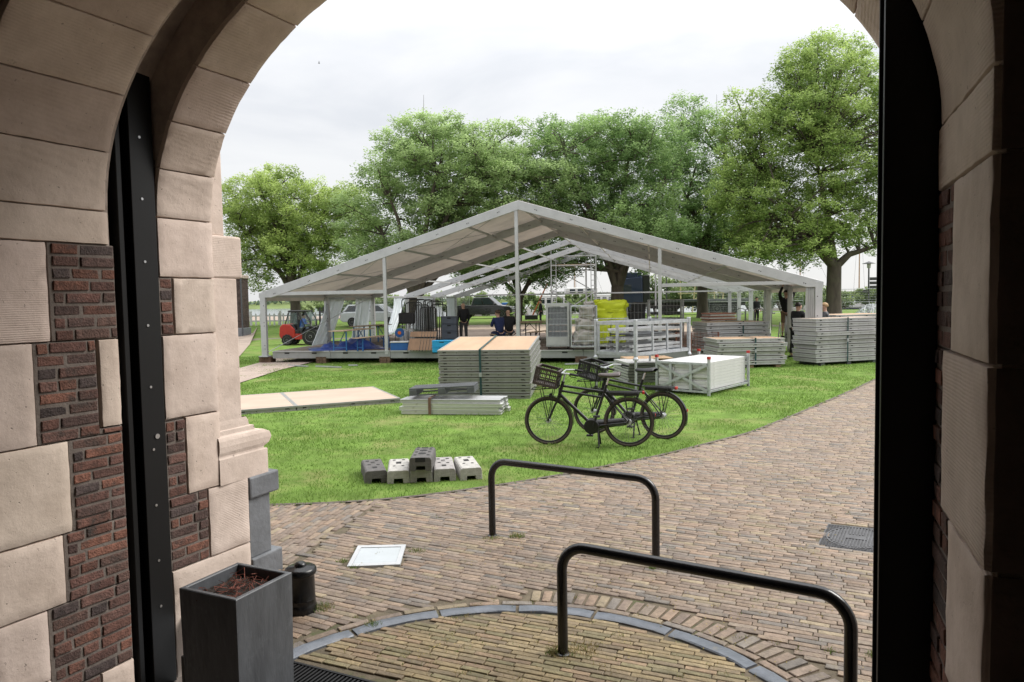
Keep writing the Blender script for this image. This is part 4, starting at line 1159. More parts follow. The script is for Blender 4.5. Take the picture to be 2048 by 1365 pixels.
# boards laid as a walkway
w0, w1 = gp(800, 806), gp(478, 831); wd = (w1-w0).normalized()
for i in range(3):
    p = w0 + wd*(2.05*i); rz = face_rz(wd.x, wd.y) + math.pi
    q = p + wd*2.03
    panel(['rightmost', 'middle', 'leftmost'][i] + ' plywood panel of the walkway lying on the grass', Matrix.Translation(q) @ Matrix.Rotation(rz, 4, 'Z'), 2.03, 2.3, .10, m_rim, m_ply2, 'walkway panels on the grass')
# C, B, D, E: stacks at the right
c0, c1 = gp(1436, 738), gp(1574, 735)
Bc, _ = stack('behind the white crate', c0 + Vector((0, 0, .10)), face_rz(c1.x-c0.x, c1.y-c0.y), 1.95, 1.25, 6, .108, m_rim2, m_ply, 'panels stacked at the right', strap=.55, jit=.045, gap=.018)
bearers('pallet', 'timber pallet under the stack behind the white crate', Bc @ Matrix.Translation((0, 0, -.118)), 1.95, 1.25, .095, m_wood)
b0_, b1_ = gp(1414, 724), gp(1552, 720)
stack('farther behind the white crate', b0_ + Vector((0, 0, .12)), face_rz(b1_.x-b0_.x, b1_.y-b0_.y), 2.05, 1.25, 9, .108, m_rim2, m_ply, 'panels stacked at the right', strap=.58, jit=.045, gap=.018)
d0, d1 = gp(1634, 733), gp(1806, 723)
Bd, _ = stack('beside the paved road at the right', d0 + Vector((0, 0, .10)), face_rz(d1.x-d0.x, d1.y-d0.y), 2.4, .95, 10, .110, m_rim2, m_ply2, 'panels stacked at the right', strap=.45, jit=.05, gap=.018)
bearers('pallet', 'grey plastic pallet under the stack beside the paved road', Bd @ Matrix.Translation((0, 0, -.118)), 2.4, .95, .095, m_plastic)
e0, e1 = gp(1668, 715), gp(1800, 708)
stack('rearmost beside the marquee front right leg', e0 + Vector((0, 0, .12)), face_rz(e1.x-e0.x, e1.y-e0.y), 2.4, 1.3, 10, .11, m_rim2, m_ply, 'panels stacked at the right', jit=.05, gap=.018)

# ------------------------------------------------------------------ profile bundle with plastic pallet
f0, f1 = gp(801, 830), gp(1000, 832)
rzF = face_rz(f1.x-f0.x, f1.y-f0.y); LF = (f1-f0).length
m_prof = mat('alu_profile_bright', (.58, .585, .575), .42, metal=.4, var=.1, scale=3, dirt=(.38, .37, .35), dirt_scale=6, dirt_lo=.58, dirt_hi=.75)
BF = Matrix.Translation(f0) @ Matrix.Rotation(rzF, 4, 'Z')
names = ['lowest', 'second', 'third', 'fourth']
for k in range(4):
    for j in range(3):
        t = thing('aluminium_profile', f"{['front', 'middle', 'rear'][j]} aluminium profile in the {['lowest', 'second lowest', 'third', 'top'][k]} layer of the bundle", 'profile', (0, 0, 0), 0, 'profiles bundled on the grass')
        t.matrix_world = BF @ Matrix.Translation((random.uniform(-.03, .04) + .03*j, .02+j*.20, .012+k*.068)) @ Matrix.Rotation(random.gauss(0, .008), 4, 'Z')
        b = MB(); b.bb(0, LF, 0, .17, 0, .012); b.bb(0, LF, 0, .012, .012, .05); b.bb(0, LF, .158, .17, .012, .05); b.bb(0, LF, -.01, .18, .050, .062)
        b.build('channel', m_prof if k < 3 else m_alu, t)
pp = thing('plastic_pallet', 'dark grey plastic pallet lying tilted on the aluminium profiles', 'pallet')
pp.matrix_world = BF @ Matrix.Translation((.16, .05, .335)) @ Matrix.Rotation(R(-2.5), 4, 'Y') @ Matrix.Rotation(R(5), 4, 'Z')
for x in (.0, .53, 1.06): MB().bb(x, x+.14, 0, .6, 0, .11).build('skid', m_plastic, pp, bevel=.006)
for i in range(9): MB().bb(0, 1.2, .005+i*.067, .05+i*.067, .111, .135).build('slat', m_plastic, pp)
for y in (.0, .56): MB().bb(.14, 1.06, y, y+.04, -.002, .02).build('runner', m_plastic, pp)
st = thing('lashing_strap', 'brown strap hanging over the aluminium profile bundle', 'strap', (0, 0, 0), 0, 'lashing straps'); st.matrix_world = BF
b = MB(); b.bb(.53, .58, -.02, -.014, .0, .31); b.bb(.53, .58, -.02, .62, .308, .314); b.build('webbing', mat('brown_strap', (.13, .075, .05), .8, var=.2), st)
# loose strips on the lawn
for i, (p, q) in enumerate((((578, 733), (615, 735)), ((633, 735), (682, 737)), ((698, 733), (715, 733)), ((1130, 731), (1310, 724)))):
    a_, b_ = gp(*p), gp(*q)
    t = thing('loose_strip', ['short white metal strip on the grass below the marquee left corner', 'longer white metal strip on the grass before the platform', 'smallest white metal strip on the grass before the platform', 'long white metal strip on the grass beside the steel rack'][i], 'strip', a_, face_rz(b_.x-a_.x, b_.y-a_.y), 'white strips lying on the grass')
    L_ = (b_-a_).length; o = MB().bb(0, L_, -.05, .05, .02, .045); o.bb(0, L_, -.05, -.04, .045, .065); o.build('strip', m_alu, t)

# ================================================================== bicycles
m_bk = mat('bike_black', (.010, .010, .011), .38, var=.2, scale=20, spec=.45)
m_tyre = mat('tyre_brownish', (.055, .043, .036), .8, var=.2, scale=30)
m_rubber = mat('rubber_black', (.016, .016, .016), .75, var=.2)
m_chrome = mat('chrome', (.55, .55, .55), .25, metal=1)
m_spoke = mat('spoke_steel', (.14, .14, .14), .5, metal=.5)
m_saddle = mat('saddle_brown', (.075, .06, .058), .5, var=.2, scale=20)
m_crateb = mat('crate_brown', (.045, .034, .030), .6, var=.2)
m_cratek = mat('crate_black', (.014, .014, .015), .55, var=.2)
m_red = mat('red_plastic', (.35, .02, .015), .3)
WR = .345
def bike(label, rear, front, saddle_m, crate_m, lean=0.0, sport=0):
    d = front - rear; rz = face_rz(d.x, d.y)
    t = thing('bicycle', label, 'bicycle', rear, rz, 'bicycles parked on the lawn')
    t.rotation_euler = (lean, 0, rz)
    WB = d.length
    def wheel(x, name):
        w = thing(name, None, None) if False else None
        ring = [(x+math.cos(a)*(WR-.021), 0, WR+math.sin(a)*(WR-.021)) for a in np.linspace(0, math.tau, 48, endpoint=False)]
        ty = MB().tube(ring, .022, 8, closed=True).build('wheel', m_tyre, t, smooth=True, fix=True); ty['label'] = name
        rim = [(x+math.cos(a)*(WR-.049), 0, WR+math.sin(a)*(WR-.049)) for a in np.linspace(0, math.tau, 48, endpoint=False)]
        MB().tube(rim, .012, 6, closed=True).build('rim', m_bk, ty, smooth=True)
        sp = MB()
        for k in range(32):
            a = math.tau*k/32; o = .035*(1 if k % 2 else -1)
            sp.tube([(x+math.cos(a+1.2*(1 if k % 4 < 2 else -1))*.03, o, WR+math.sin(a+1.2*(1 if k % 4 < 2 else -1))*.03), (x+math.cos(a)*(WR-.055), 0, WR+math.sin(a)*(WR-.055))], .0013, 4)
        tag(sp.build('spokes', m_spoke, ty), kind='stuff')
        MB().tube([(x, -.055, WR), (x, .055, WR)], .028 if x > .1 else .038, 12).build('hub', m_steel, ty, smooth='auto')
    wheel(0, 'rear wheel'); wheel(WB, 'front wheel')
    hx = WB-.22; hb = Vector((WB-.165, 0, .72)); ht = Vector((WB-.215, 0, .90)); bb_ = Vector((.49, 0, .28)); st = Vector((.335, 0, .76)); sb = Vector((.30, 0, .86))
    f = MB()
    f.tube([hb+Vector((.01, 0, -.02)), ht], .024, 10); f.tube([ht+Vector((.01, 0, -.06)), st], .018, 10); f.tube([hb+Vector((-.012, 0, .05)), (.36, 0, .68)], .016, 10)
    f.tube([hb, bb_+Vector((.05, 0, .05))], .024, 10); f.tube([bb_, sb], .019, 10)
    for s in (-1, 1):
        f.tube([st+Vector((0, .012*s, -.02)), (0, .062*s, WR)], .010, 8); f.tube([bb_+Vector((0, .03*s, 0)), (0, .062*s, WR)], .012, 8)
    f.build('frame', m_bk, t, smooth='auto')
    k = MB()
    for s in (-1, 1): k.tube([hb+Vector((.005, .03*s, -.03)), (WB-.085, .05*s, .55), (WB, .055*s, WR)], [.014, .013, .010], 8)
    k.box(hb+Vector((.006, 0, -.03)), (.05, .09, .035)); k.build('fork', m_bk, t, smooth='auto')
    for cx in (0, WB):
        mg = MB(); pts = [(cx-math.cos(a)*(WR+.012), 0, WR+math.sin(a)*(WR+.012)) for a in (np.linspace(-.35, 2.4, 20) if cx == 0 else np.linspace(-.1, 1.75, 16))]
        for p, q in zip(pts, pts[1:]): mg.beam(p, q, .052, .006, up=(Vector(p)-Vector((cx, 0, WR))).normalized())
        mg.build('mudguard', m_bk, t)
    h = MB(); st2 = ht + Vector((-.03, 0, .12))
    h.tube([ht, st2], .013, 8)
    hpts = [st2+Vector(q) for q in ((-.20, -.29, -.005), (-.09, -.29, .015), (.02, -.22, .02), (.045, -.08, .0), (.045, .08, .0), (.02, .22, .02), (-.09, .29, .015), (-.20, .29, -.005))]
    h.tube(hpts, .0115, 8); hb_o = h.build('handlebar', m_steel, t, smooth='auto')
    for s in (-1, 1):
        MB().tube([st2+Vector((-.215, .29*s, -.007)), st2+Vector((-.10, .29*s, .014))], .017, 10).build('grip', m_rubber, hb_o, smooth='auto')
        MB().tube([st2+Vector((-.09, .285*s, .0)), st2+Vector((-.12, .275*s, -.03)), st2+Vector((-.18, .27*s, -.035))], .006, 6).build('brake_lever', m_bk, hb_o)
    cb = MB(); 
    for s in (-1, 1): cb.tube([st2+Vector((.0, .2*s, .0)), st2+Vector((.09, .12*s, -.06)), ht+Vector((.06, .02*s, -.05)), hb+Vector((.02, .02*s, -.1))], .004, 5)
    cb.build('cables', m_bk, t)
    MB().tube([sb-Vector((-.01, 0, .04)), sb+Vector((-.035, 0, .10))], .013, 8).build('seat_post', m_chrome, t, smooth='auto')
    def sad(u, v):
        a = math.tau*v; L_ = -.16+.31*u; w = (.11*(1-u)**1.1+.024)*(1 if u > .03 else .75)*(1 if u < .97 else .7); hh = .045*(1-.35*u)*(1 if .03 < u < .97 else .5)
        return (sb.x-.035+L_, w*math.cos(a), sb.z+.13+hh*math.sin(a)*(1 if math.sin(a) > 0 else .8) + .012*(1-u)**2 - .006*math.sin(u*math.pi))
    MB().grid(sad, 16, 16).build('saddle', saddle_m, t, smooth=True, fix=True)
    mo = MB(); mo.tube([bb_+Vector((.02, -.07, .0)), bb_+Vector((.02, .07, .0))], [.105, .105], 24); mo.tube([bb_+Vector((.02, -.085, .0)), bb_+Vector((.02, -.069, .0))], [.06, .075], 20)
    mo.build('motor' if not sport else 'chainring_cover', m_bk, t, smooth='auto', bevel=.01)
    cc = MB(); cc.tube([(bb_.x, -.055, bb_.z+.01), (0, -.055, WR)], [.07, .05], 10); cc.build('chain_case', m_bk, t, smooth='auto')
    cr = MB()
    for s, a in ((-1, -1.2), (1, math.pi-1.2)):
        e = bb_ + Vector((math.cos(a)*.17, .09*s, math.sin(a)*.17)); cr.tube([bb_+Vector((0, .085*s, 0)), e], .010, 8); cr.box(e+Vector((0, .05*s, 0)), (.09, .09, .02))
    cr.build('cranks_and_pedals', m_rubber, t)
    ca = MB(); cz = 2*WR+.075
    for s in (-1, 1):
        ca.tube([(.30, .05*s, cz), (-.18, .06*s, cz)], .007, 6)
        for x in (-.10, .06): ca.tube([(x, .06*s, cz), (0.0, .07*s, WR+.01)], .006, 6)
    ca.tube([(.30, -.05, cz), (.30, .05, cz)], .007, 6); ca.tube([(-.18, -.06, cz), (-.18, .06, cz)], .007, 6)
    for y in (-.02, .02): ca.tube([(.30, y, cz), (-.18, y, cz)], .005, 5)
    ca.build('rear_carrier', m_bk, t)
    MB().bb(-.14, .26, -.045, .045, cz-.055, cz-.008).build('battery', m_cratek, t, bevel=.012, seg=2)
    MB().box((-.20, 0, cz-.01), (.03, .07, .04)).build('tail_light', m_red, t, bevel=.006)
    MB().lathe([(.022, 0), (.022, .008)], (-WR-.02, 0, WR+.10), 10, 'X').build('reflector', m_red, t)
    fc = MB(); fz = .80; fx = WB+.02
    for s in (-1, 1):
        for x in (-.10, .08): fc.tube([(fx+x, .10*s, fz), (WB, .065*s, WR)], .006, 6)
        fc.tube([(fx-.16, .12*s, fz+.02), (fx+.20, .12*s, fz)], .008, 6)
    for x in (-.15, .02, .19): fc.tube([(fx+x, -.12, fz+.01), (fx+x, .12, fz+.01)], .007, 6)
    fc.tube([(fx-.17, -.10, fz+.02), (fx-.17, -.10, fz+.28), (fx-.17, .10, fz+.28), (fx-.17, .10, fz+.02)], .007, 6)
    fc.build('front_carrier', m_bk, t)
    # plastic crate: slatted walls
    cr_ = MB(); CW, CL, CH = .40, .31, .245; tl = Matrix.Translation((fx-.14, 0, fz+.015)) @ Matrix.Rotation(R(-14), 4, 'Y')
    def wall(p, q, nrm):
        p, q = Vector(p), Vector(q); n_ = 12
        for z0_, z1_ in ((0, .035), (.105, .125), (CH-.03, CH)): cr_.beam(p+Vector((0, 0, (z0_+z1_)/2)), q+Vector((0, 0, (z0_+z1_)/2)), .008, z1_-z0_)
        for i in range(n_+1):
            x = p.lerp(q, i/n_); w = .022 if i in (0, n_, n_//2) else .008
            cr_.beam(x, x+Vector((0, 0, CH)), w, .006, up=q-p) if False else cr_.box(x+Vector((0, 0, CH/2)), (w if abs(q.x-p.x) > abs(q.y-p.y) else .007, .007 if abs(q.x-p.x) > abs(q.y-p.y) else w, CH))
    c1_, c2_, c3_, c4_ = (0, -CW/2, 0), (CL, -CW/2, 0), (CL, CW/2, 0), (0, CW/2, 0)
    wall(c1_, c2_, 0); wall(c2_, c3_, 0); wall(c3_, c4_, 0); wall(c4_, c1_, 0); cr_.bb(0, CL, -CW/2, CW/2, 0, .012)
    for p, q in ((c1_, c2_), (c2_, c3_), (c3_, c4_), (c4_, c1_)): cr_.beam(Vector(p)+Vector((0, 0, CH)), Vector(q)+Vector((0, 0, CH)), .028, .016)
    cr_.xf(tl); tag(cr_.build('crate', crate_m, t), kind=None)
    MB().lathe([(.035, 0), (.035, .03), (.02, .05)], (WB-.06, 0, .70), 12, 'X').build('headlight', m_bk, t, smooth='auto')
    ks = MB()
    for s in (-1, 1): ks.tube([(.42, .04*s, .24), (.40, .13*s, .01)], .012, 8)
    ks.box((.41, -.13, .008), (.05, .04, .014)); ks.box((.41, .13, .008), (.05, .04, .014)); ks.build('kickstand', m_bk, t)
    return t
bike('black transport bicycle in front with brown plastic crate on its front carrier', gp(1258, 894), gp(1098, 890), m_saddle, m_crateb)
bike('black bicycle parked behind the other with black crate and rear carrier light', gp(1326, 879), gp(1188, 867), m_cratek, m_cratek)

# ================================================================== crates and racks on the lawn
m_wpan = mat('white_plank', (.47, .47, .46), .5, var=.07, scale=4, dirt=(.37, .36, .345), dirt_scale=5, dirt_lo=.55, dirt_hi=.75)
r0, r1, r2 = gp(1417, 793), gp(1325, 781), gp(1497, 773)
rk = thing('panel_crate', 'galvanised crate packed with long white planks, X brace on its end', 'crate', r0, face_rz((r2-r0).x, (r2-r0).y))
RL, RWd, RH = (r2-r0).length, (r1-r0).length*.93, .70
for x in (0.02, RL-.02):
    for y in (0.0, RWd):
        p = MB().bb(x-.025, x+.025, y-.025, y+.025, .0, RH+.06).build('post', m_steel, rk)
        MB().bb(x-.03, x+.03, y-.03, y+.03, RH+.061, RH+.115).build('red_cap', m_red, p)
for y in (0.0, RWd): MB().bb(0.05, RL-.05, y-.02, y+.02, .07, .11).build('side_rail', m_steel, rk)
for x in (0.0, RL):
    MB().bb(x-.02, x+.02, .03, RWd-.03, .06, .10).build('end_rail', m_steel, rk)
    MB().bb(x-.02, x+.02, .03, RWd-.03, RH-.06, RH-.02).build('end_rail', m_steel, rk)
    for (ya, za, yb, zb) in ((.03, .10, RWd-.03, RH-.06), (.03, RH-.06, RWd-.03, .10)): MB().beam((x-.012 if za < .2 else x-.022, ya, za), (x-.012 if za < .2 else x-.022, yb, zb), .014, .055).build('brace', m_steel, rk)
    for y in (.33, .72): MB().bb(x-.018, x+.018, RWd*y-.03, RWd*y+.03, .10, RH-.06).build('upright', m_steel, rk)
for i in range(9):
    for j in range(3):
        t = thing('white_plank', f"white hollow plank, {ORD[8-i] + (' layer' if i == 8 else ' layer from the top')}, {['road side', 'middle', 'bicycle side'][j]} of the crate", 'plank', (0, 0, 0), 0, 'planks in the white crate')
        t.matrix_world = rk.matrix_basis @ Matrix.Translation((random.uniform(.02, .06), .05 + j*(RWd-.08)/3, .11 + i*.064))
        ww = (RWd-.08)/3-.006; o = MB()
        def pf(u, v):
            return (u*(RL-.1), v*ww, -.018*math.sin(math.pi*u))
        o.bb(0, RL-.1, 0, ww, 0, .0615); o.build('plank', m_wpan, t, bevel=.003)
# low pile of grey ribbed panels left of the crate
q0, q1 = gp(1268, 778), gp(1328, 772)
for i in range(7):
    t = thing('ribbed_sheet', f"{ORD[6-i]}{'' if i == 6 else ' from the top'} grey ribbed sheet in the low pile behind the bicycles", 'sheet', (0, 0, 0), 0, 'grey panels piled behind the bicycles')
    t.matrix_world = Matrix.Translation(gp(1258, 768) + Vector((random.uniform(-.03, .03), 0, .02+.07*i))) @ Matrix.Rotation(R(8), 4, 'Z')
    o = MB().bb(0, .95, 0, 1.3, 0, .05); o.bb(0, .95, -.012, 0, .0, .016); o.bb(0, .95, -.012, 0, .036, .05); o.build('profiled_sheet', m_rim2, t)
# galvanised stacking rack on legs, loaded with aluminium rails
g0 = gp(1272, 786); gdir = Vector((1.43, 1.3, 0)).normalized()
rack = thing('stacking_rack', 'galvanised steel stacking rack raised on legs, loaded with aluminium rails', 'rack', g0, face_rz(gdir.x, gdir.y))
GL, GW, GB, GT = 2.0, 1.12, .80, 1.52
for x in (0, GL):
    for y in (0, GW):
        p = MB().bb(x-.035, x+.035, y-.035, y+.035, GB-.02, GT+.06).build('post', m_steel, rack, bevel=.006)
        MB().lathe([(.06, GB-.10), (.06, GB-.07), (.035, GB-.02), (.035, GB-.019)], (x, y, 0), 14).build('cup', m_steel, p)
        MB().lathe([(.028, 0), (.028, GB-.09)], (x, y, 0), 12).build('leg', m_steel, rack, smooth='auto')
for z in (GB+.03, GT-.02):
    for y in (0, GW): MB().bb(.04, GL-.04, y-.025, y+.025, z-.035, z+.035).build('rail', m_steel, rack)
    for x in (0, GL): MB().bb(x-.025, x+.025, .04, GW-.04, z-.035, z+.035).build('rail', m_steel, rack)
for f in (.3, .57, .84): MB().bb(GL*f-.02, GL*f+.02, -.022, .018, GB+.066, GT-.056).build('upright', m_steel, rack)
MB().bb(-.018, .018, GW*.45-.03, GW*.45+.03, GB+.066, GT-.056).build('upright', m_steel, rack)
MB().bb(-.018, .018, GW*.93-.02, GW*.93+.02, GB+.066, GT-.056).build('upright', m_steel, rack)
MB().bb(.03, GL-.03, .03, GW-.03, GB-.01, GB+.012).build('floor', m_steel, rack)
k = 0
for z in (GB+.09, GB+.17, GB+.33, GB+.52):
    for y in (.16, .38, .6, .82):
        t = thing('aluminium_rail', f"{['front', 'second', 'third', 'rear'][[.16, .38, .6, .82].index(y)]} aluminium rail on the {['bottom', 'second', 'third', 'top'][[GB+.09, GB+.17, GB+.33, GB+.52].index(z)]} layer of the galvanised rack", 'rail', (0, 0, 0), 0, 'rails in the galvanised rack')
        t.matrix_world = rack.matrix_basis @ Matrix.Translation((random.uniform(.03, .12), y, z))
        o = MB().bb(0, GL-.2, -.05, .05, 0, .016); o.bb(0, GL-.2, -.05, -.04, .016, .055); o.bb(0, GL-.2, .04, .05, .016, .055); o.build('profile', m_alu, t)
for y in (.18, .62): MB().bb(.25, 1.6, y-.03, y+.3, GB+.42, GB+.45).build('dark_sheet', m_plastic, rack)
# rusty cage behind, timber pallets below the rack
m_rust = mat('rusty_steel', (.18, .075, .05), .8, var=.35, scale=12, bump=.3)
cg = thing('rusty_mesh_cage', 'rusty red brown wire mesh cage between the galvanised rack and the panel stacks', 'cage', gp(1382, 728), R(20))
for x in (0, 1.0):
    for y in (0, .8): MB().bb(x-.02, x+.02, y-.02, y+.02, 0, .95).build('post', m_rust, cg)
def mesh_wall(par, m, p, q, z0, z1, nx, nz, r=.004):
    p, q = Vector(p), Vector(q); b = MB()
    for i in range(nx+1): x = p.lerp(q, i/nx); b.tube([x+Vector((0, 0, z0)), x+Vector((0, 0, z1))], r, 4)
    for j in range(nz+1): z = z0+(z1-z0)*j/nz; b.tube([p+Vector((0, 0, z)), q+Vector((0, 0, z))], r, 4)
    return tag(b.build('wire_mesh', m, par), kind='stuff')
for p, q in (((0, 0, 0), (1, 0, 0)), ((1, 0, 0), (1, .8, 0)), ((1, .8, 0), (0, .8, 0)), ((0, .8, 0), (0, 0, 0))): mesh_wall(cg, m_rust, p, q, .15, .93, 9, 8)
for i in range(4):
    t = thing('timber_pallet', f"{ORD[3-i]}{'' if i == 3 else ' from the top'} timber pallet in the low pile beneath the galvanised rack", 'pallet', gp(1255, 757) + Vector((0, 0, .13*i)), R(4), 'timber pallets under the rack')
    for x in (0, .53, 1.06): MB().bb(x, x+.14, 0, .8, .0, .085).build('bearer', m_wood, t)
    for y in (0, .17, .34, .51, .68): MB().bb(0, 1.2, y, y+.12, .086, .106).build('slat', m_wood, t)

# ================================================================== things on the platform
def dk(px, py): return gp(px, py, DECK)
def rollcage(label, px, py, w, h, rz, m=m_steel, group='roll cages on the platform', d=.8, nx=9, nz=14, door=True):
    p = dk(px, py); t = thing('roll_cage', label, 'roll cage', p, rz, group)
    for x in (0, w):
        for y in (0, d):
            MB().bb(x-.018, x+.018, y-.018, y+.018, .14, h).build('post', m, t)
            MB().lathe([(.05, -.015), (.05, .015)], (x*.86+w*.07, y*.86+d*.07, .055), 12, 'X').build('caster', m_rubber, t)
    MB().bb(-.02, w+.02, -.02, d+.02, .105, .145).build('base', m, t)
    for z in (.30, h*.55, h-.02):
        for y in (0, d): MB().tube([(0, y, z), (w, y, z)], .010, 6).build('rail', m, t)
        for x in (0, w): MB().tube([(x, 0, z), (x, d, z)], .010, 6).build('rail', m, t)
    for p1, q1 in (((0, 0, 0), (w, 0, 0)), ((w, 0, 0), (w, d, 0)), ((w, d, 0), (0, d, 0)), ((0, d, 0), (0, 0, 0))): mesh_wall(t, m, p1, q1, .15, h, nx, nz)
    return t
rc = rollcage('tall roll cage with fine grey mesh door and sheet metal foot', 1094, 700, .72, 1.50, R(-8), nx=16, nz=34)
MB().bb(.0, .72, -.03, -.02, .15, .42).build('kick_plate', m_rim2, rc); MB().bb(-.0, .72, -.03, -.02, 1.40, 1.5).build('top_plate', m_rim2, rc); MB().bb(.0, .05, -.035, -.02, .42, 1.4).build('door_frame', m_rim2, rc); MB().bb(.67, .72, -.035, -.02, .42, 1.4).build('door_frame', m_rim2, rc)
for i in range(6): MB().bb(.05, .67, .08, .72, .2+i*.2, .36+i*.2).build('content_box', m_plastic, rc)
rollcage('roll cage stuffed with folded grey canvas', 1143, 702, .80, 1.42, R(-4), nx=6, nz=4)
def pillow(name, m, par, c, s, seed, lump=.12, res=22):
    """crumpled bag: superellipsoid with folds"""
    def fn(u, v):
        a = math.tau*u; b_ = math.pi*(v-.5)
        f = lambda t, e: math.copysign(abs(t)**e, t)
        x, y, z = f(math.cos(b_), .32)*f(math.cos(a), .38), f(math.cos(b_), .32)*f(math.sin(a), .38), f(math.sin(b_), .45)
        k = 1 + lump*noise.noise(Vector((x*1.8+seed, y*1.8, z*2.2))) + lump*.7*noise.noise(Vector((x*4.5, y*4.5+seed, z*6)))
        return (c[0]+x*s[0]/2*k, c[1]+y*s[1]/2*k, c[2]+z*s[2]/2*k)
    return MB().grid(fn, res*2, res).build(name, m, par, smooth=True)
m_canv = mat('folded_canvas_grey', (.33, .305, .28), .85, var=.15, scale=5, bump=.6, bscale=12)
m_lime = mat('lime_tarp', (.50, .56, .02), .5, var=.10, scale=5, bump=1.0, bscale=7)
m_blackbag = mat('black_canvas', (.035, .035, .037), .7, var=.2, scale=6, bump=.5, bscale=10)
cvp = dk(1143, 702)
def bundle(name, label, cat, loc, rz, parts, m, group=None, lump=.12):
    t = thing(name, label, cat, loc, rz, group)
    for i, (c, s) in enumerate(parts): pillow('fold', m, t, c, s, i*7.3+loc[0], lump)
    return t
bundle('canvas_bundle', 'crumpled grey canvas bundle inside the roll cage', 'canvas', cvp, R(-4), [((.42, .40, .40), (.66, .68, .5)), ((.46, .40, .80), (.58, .66, .45)), ((.52, .40, 1.18), (.48, .62, .42)), ((.58, .42, 1.42), (.34, .5, .22))], m_canv, lump=.28)
lp = dk(1190, 697)
rollcage('roll cage under the yellow green sacks behind the galvanised rack', 1190, 700, 1.05, 1.0, R(-4), nx=8, nz=4)
bundle('lime_sacks', 'bright yellow green folded tarpaulin heaped on the roll cage', 'tarpaulin', lp, R(-4), [((.26, .35, .50), (.52, .6, .72)), ((.78, .35, .50), (.52, .6, .72)), ((.32, .35, 1.10), (.66, .62, .5)), ((.76, .37, 1.08), (.58, .62, .54)), ((.56, .33, 1.36), (1.0, .62, .40)), ((.24, .33, 1.46), (.5, .55, .26))], m_lime, lump=.20)
bk = rollcage('roll cage holding black canvas bags right of the yellow green sacks', 1255, 690, .75, 1.45, R(-6), nx=6, nz=4)
bundle('black_bags', 'black canvas bags piled in the roll cage', 'bags', dk(1255, 690), R(-6), [((.37, .4, .42), (.66, .7, .55)), ((.35, .4, .92), (.6, .66, .55)), ((.42, .38, 1.3), (.5, .5, .35))], m_blackbag)
rollcage('wide low wire cage at the right rear of the sacks', 1300, 682, 1.25, 1.55, R(-6), nx=10, nz=6)
for i in range(5): tag(MB().bb(0, 1.1, 0, .5, 0, .10).xf(Matrix.Translation(dk(1302, 681) + Vector((.05, .15, .25+i*.24))) @ Matrix.Rotation(R(-6), 4, 'Z')).build('grey_case', m_plastic, None, bevel=.02, seg=2), f"{ORD[4-i]}{'' if i == 4 else ' from the top'} flat grey case in the wide wire cage", 'case', 'cases in the wide wire cage')

# beer garden tables and benches
m_beer = mat('table_board', (.40, .30, .21), .6, var=.2, scale=3, stretch=(.3, 1, 1))
m_blueleg = mat('blue_steel', (.02, .11, .30), .45, var=.15)
m_darkleg = mat('dark_steel_leg', (.05, .05, .05), .5)
def trestle(name, label, p, rz, L_, W_, H_, leg, group):
    t = thing(name, label, 'table' if 'table' in name else 'bench', p, rz, group)
    MB().bb(0, L_, 0, W_, H_-.028, H_).build('top', m_beer, t, bevel=.004)
    for x in (.28, L_-.28):
        for y in (.03, W_-.03): MB().beam((x, y, 0), (x, y, H_-.03), .035, .035).build('leg', leg, t)
        MB().beam((x, .03, .12), (x, W_-.03, .12), .025, .025).build('crossbar', leg, t)
        s = .35 if x < L_/2 else -.35; MB().beam((x, W_/2, H_*.45), (x+s, W_/2, H_-.04), .02, .02).build('strut', leg, t)
    return t
trestle('beer_table', 'beer table with blue legs nearest the platform left front', dk(686, 704), R(72), 2.2, .55, .70, m_blueleg, 'beer tables on the platform')
trestle('beer_table', 'beer table with blue legs beyond the nearest one', dk(722, 690), R(66), 2.2, .55, .72, m_blueleg, 'beer tables on the platform')
trestle('beer_bench', 'long beer bench with blue legs beside the left tables', dk(718, 704), R(68), 2.2, .27, .46, m_blueleg, 'beer tables on the platform')
trestle('beer_table', 'beer table at which the two seated people sit', dk(985, 684), R(12), 2.2, .6, .72, m_darkleg, 'beer tables on the platform')
trestle('beer_table', 'beer table with dark legs right of the seated people', dk(1040, 680), R(25), 2.2, .6, .74, m_darkleg, 'beer tables on the platform')
trestle('beer_bench', 'beer bench beside the mesh roll cage', dk(1066, 690), R(60), 1.9, .27, .46, m_darkleg, 'beer tables on the platform')
# blue tarpaulin heap
m_tarp = mat('blue_tarp', (.018, .045, .20), .4, var=.2, scale=4, bump=.6, bscale=9, spec=.5)
bt = thing('blue_tarpaulin', 'crumpled dark blue tarpaulin on the platform left corner', 'tarpaulin', dk(640, 702), R(20))
def tf(u, v):
    x, y = u*2.6-.3, v*1.7-.3; e = min(u, 1-u, v, 1-v)*3
    h = max(0, noise.noise(Vector((x*1.7, y*1.7, 4)))*.28 + noise.noise(Vector((x*5, y*5, 2)))*.09 + .10 + .25*math.exp(-((x-1.5)**2+(y-.7)**2)*2.5))*min(1, e)
    return (x+.12*noise.noise(Vector((v*6, u, 0))), y+.12*noise.noise(Vector((u*6, v, 5))), h+.012)
o = MB().grid(tf, 56, 40).build('sheet', m_tarp, bt, smooth=True); so = o.modifiers.new('t', 'SOLIDIFY'); so.thickness = .004
wt = thing('white_tarpaulin', 'pale grey tarpaulin spread beside the blue one', 'tarpaulin', dk(690, 700), R(15))
def tf2(u, v): return (u*1.5, v*.9, .015+.05*max(0, noise.noise(Vector((u*4, v*4, 9))))*min(1, min(u, 1-u, v, 1-v)*5))
MB().grid(tf2, 24, 16).build('sheet', m_pvc_white, wt, smooth=True)
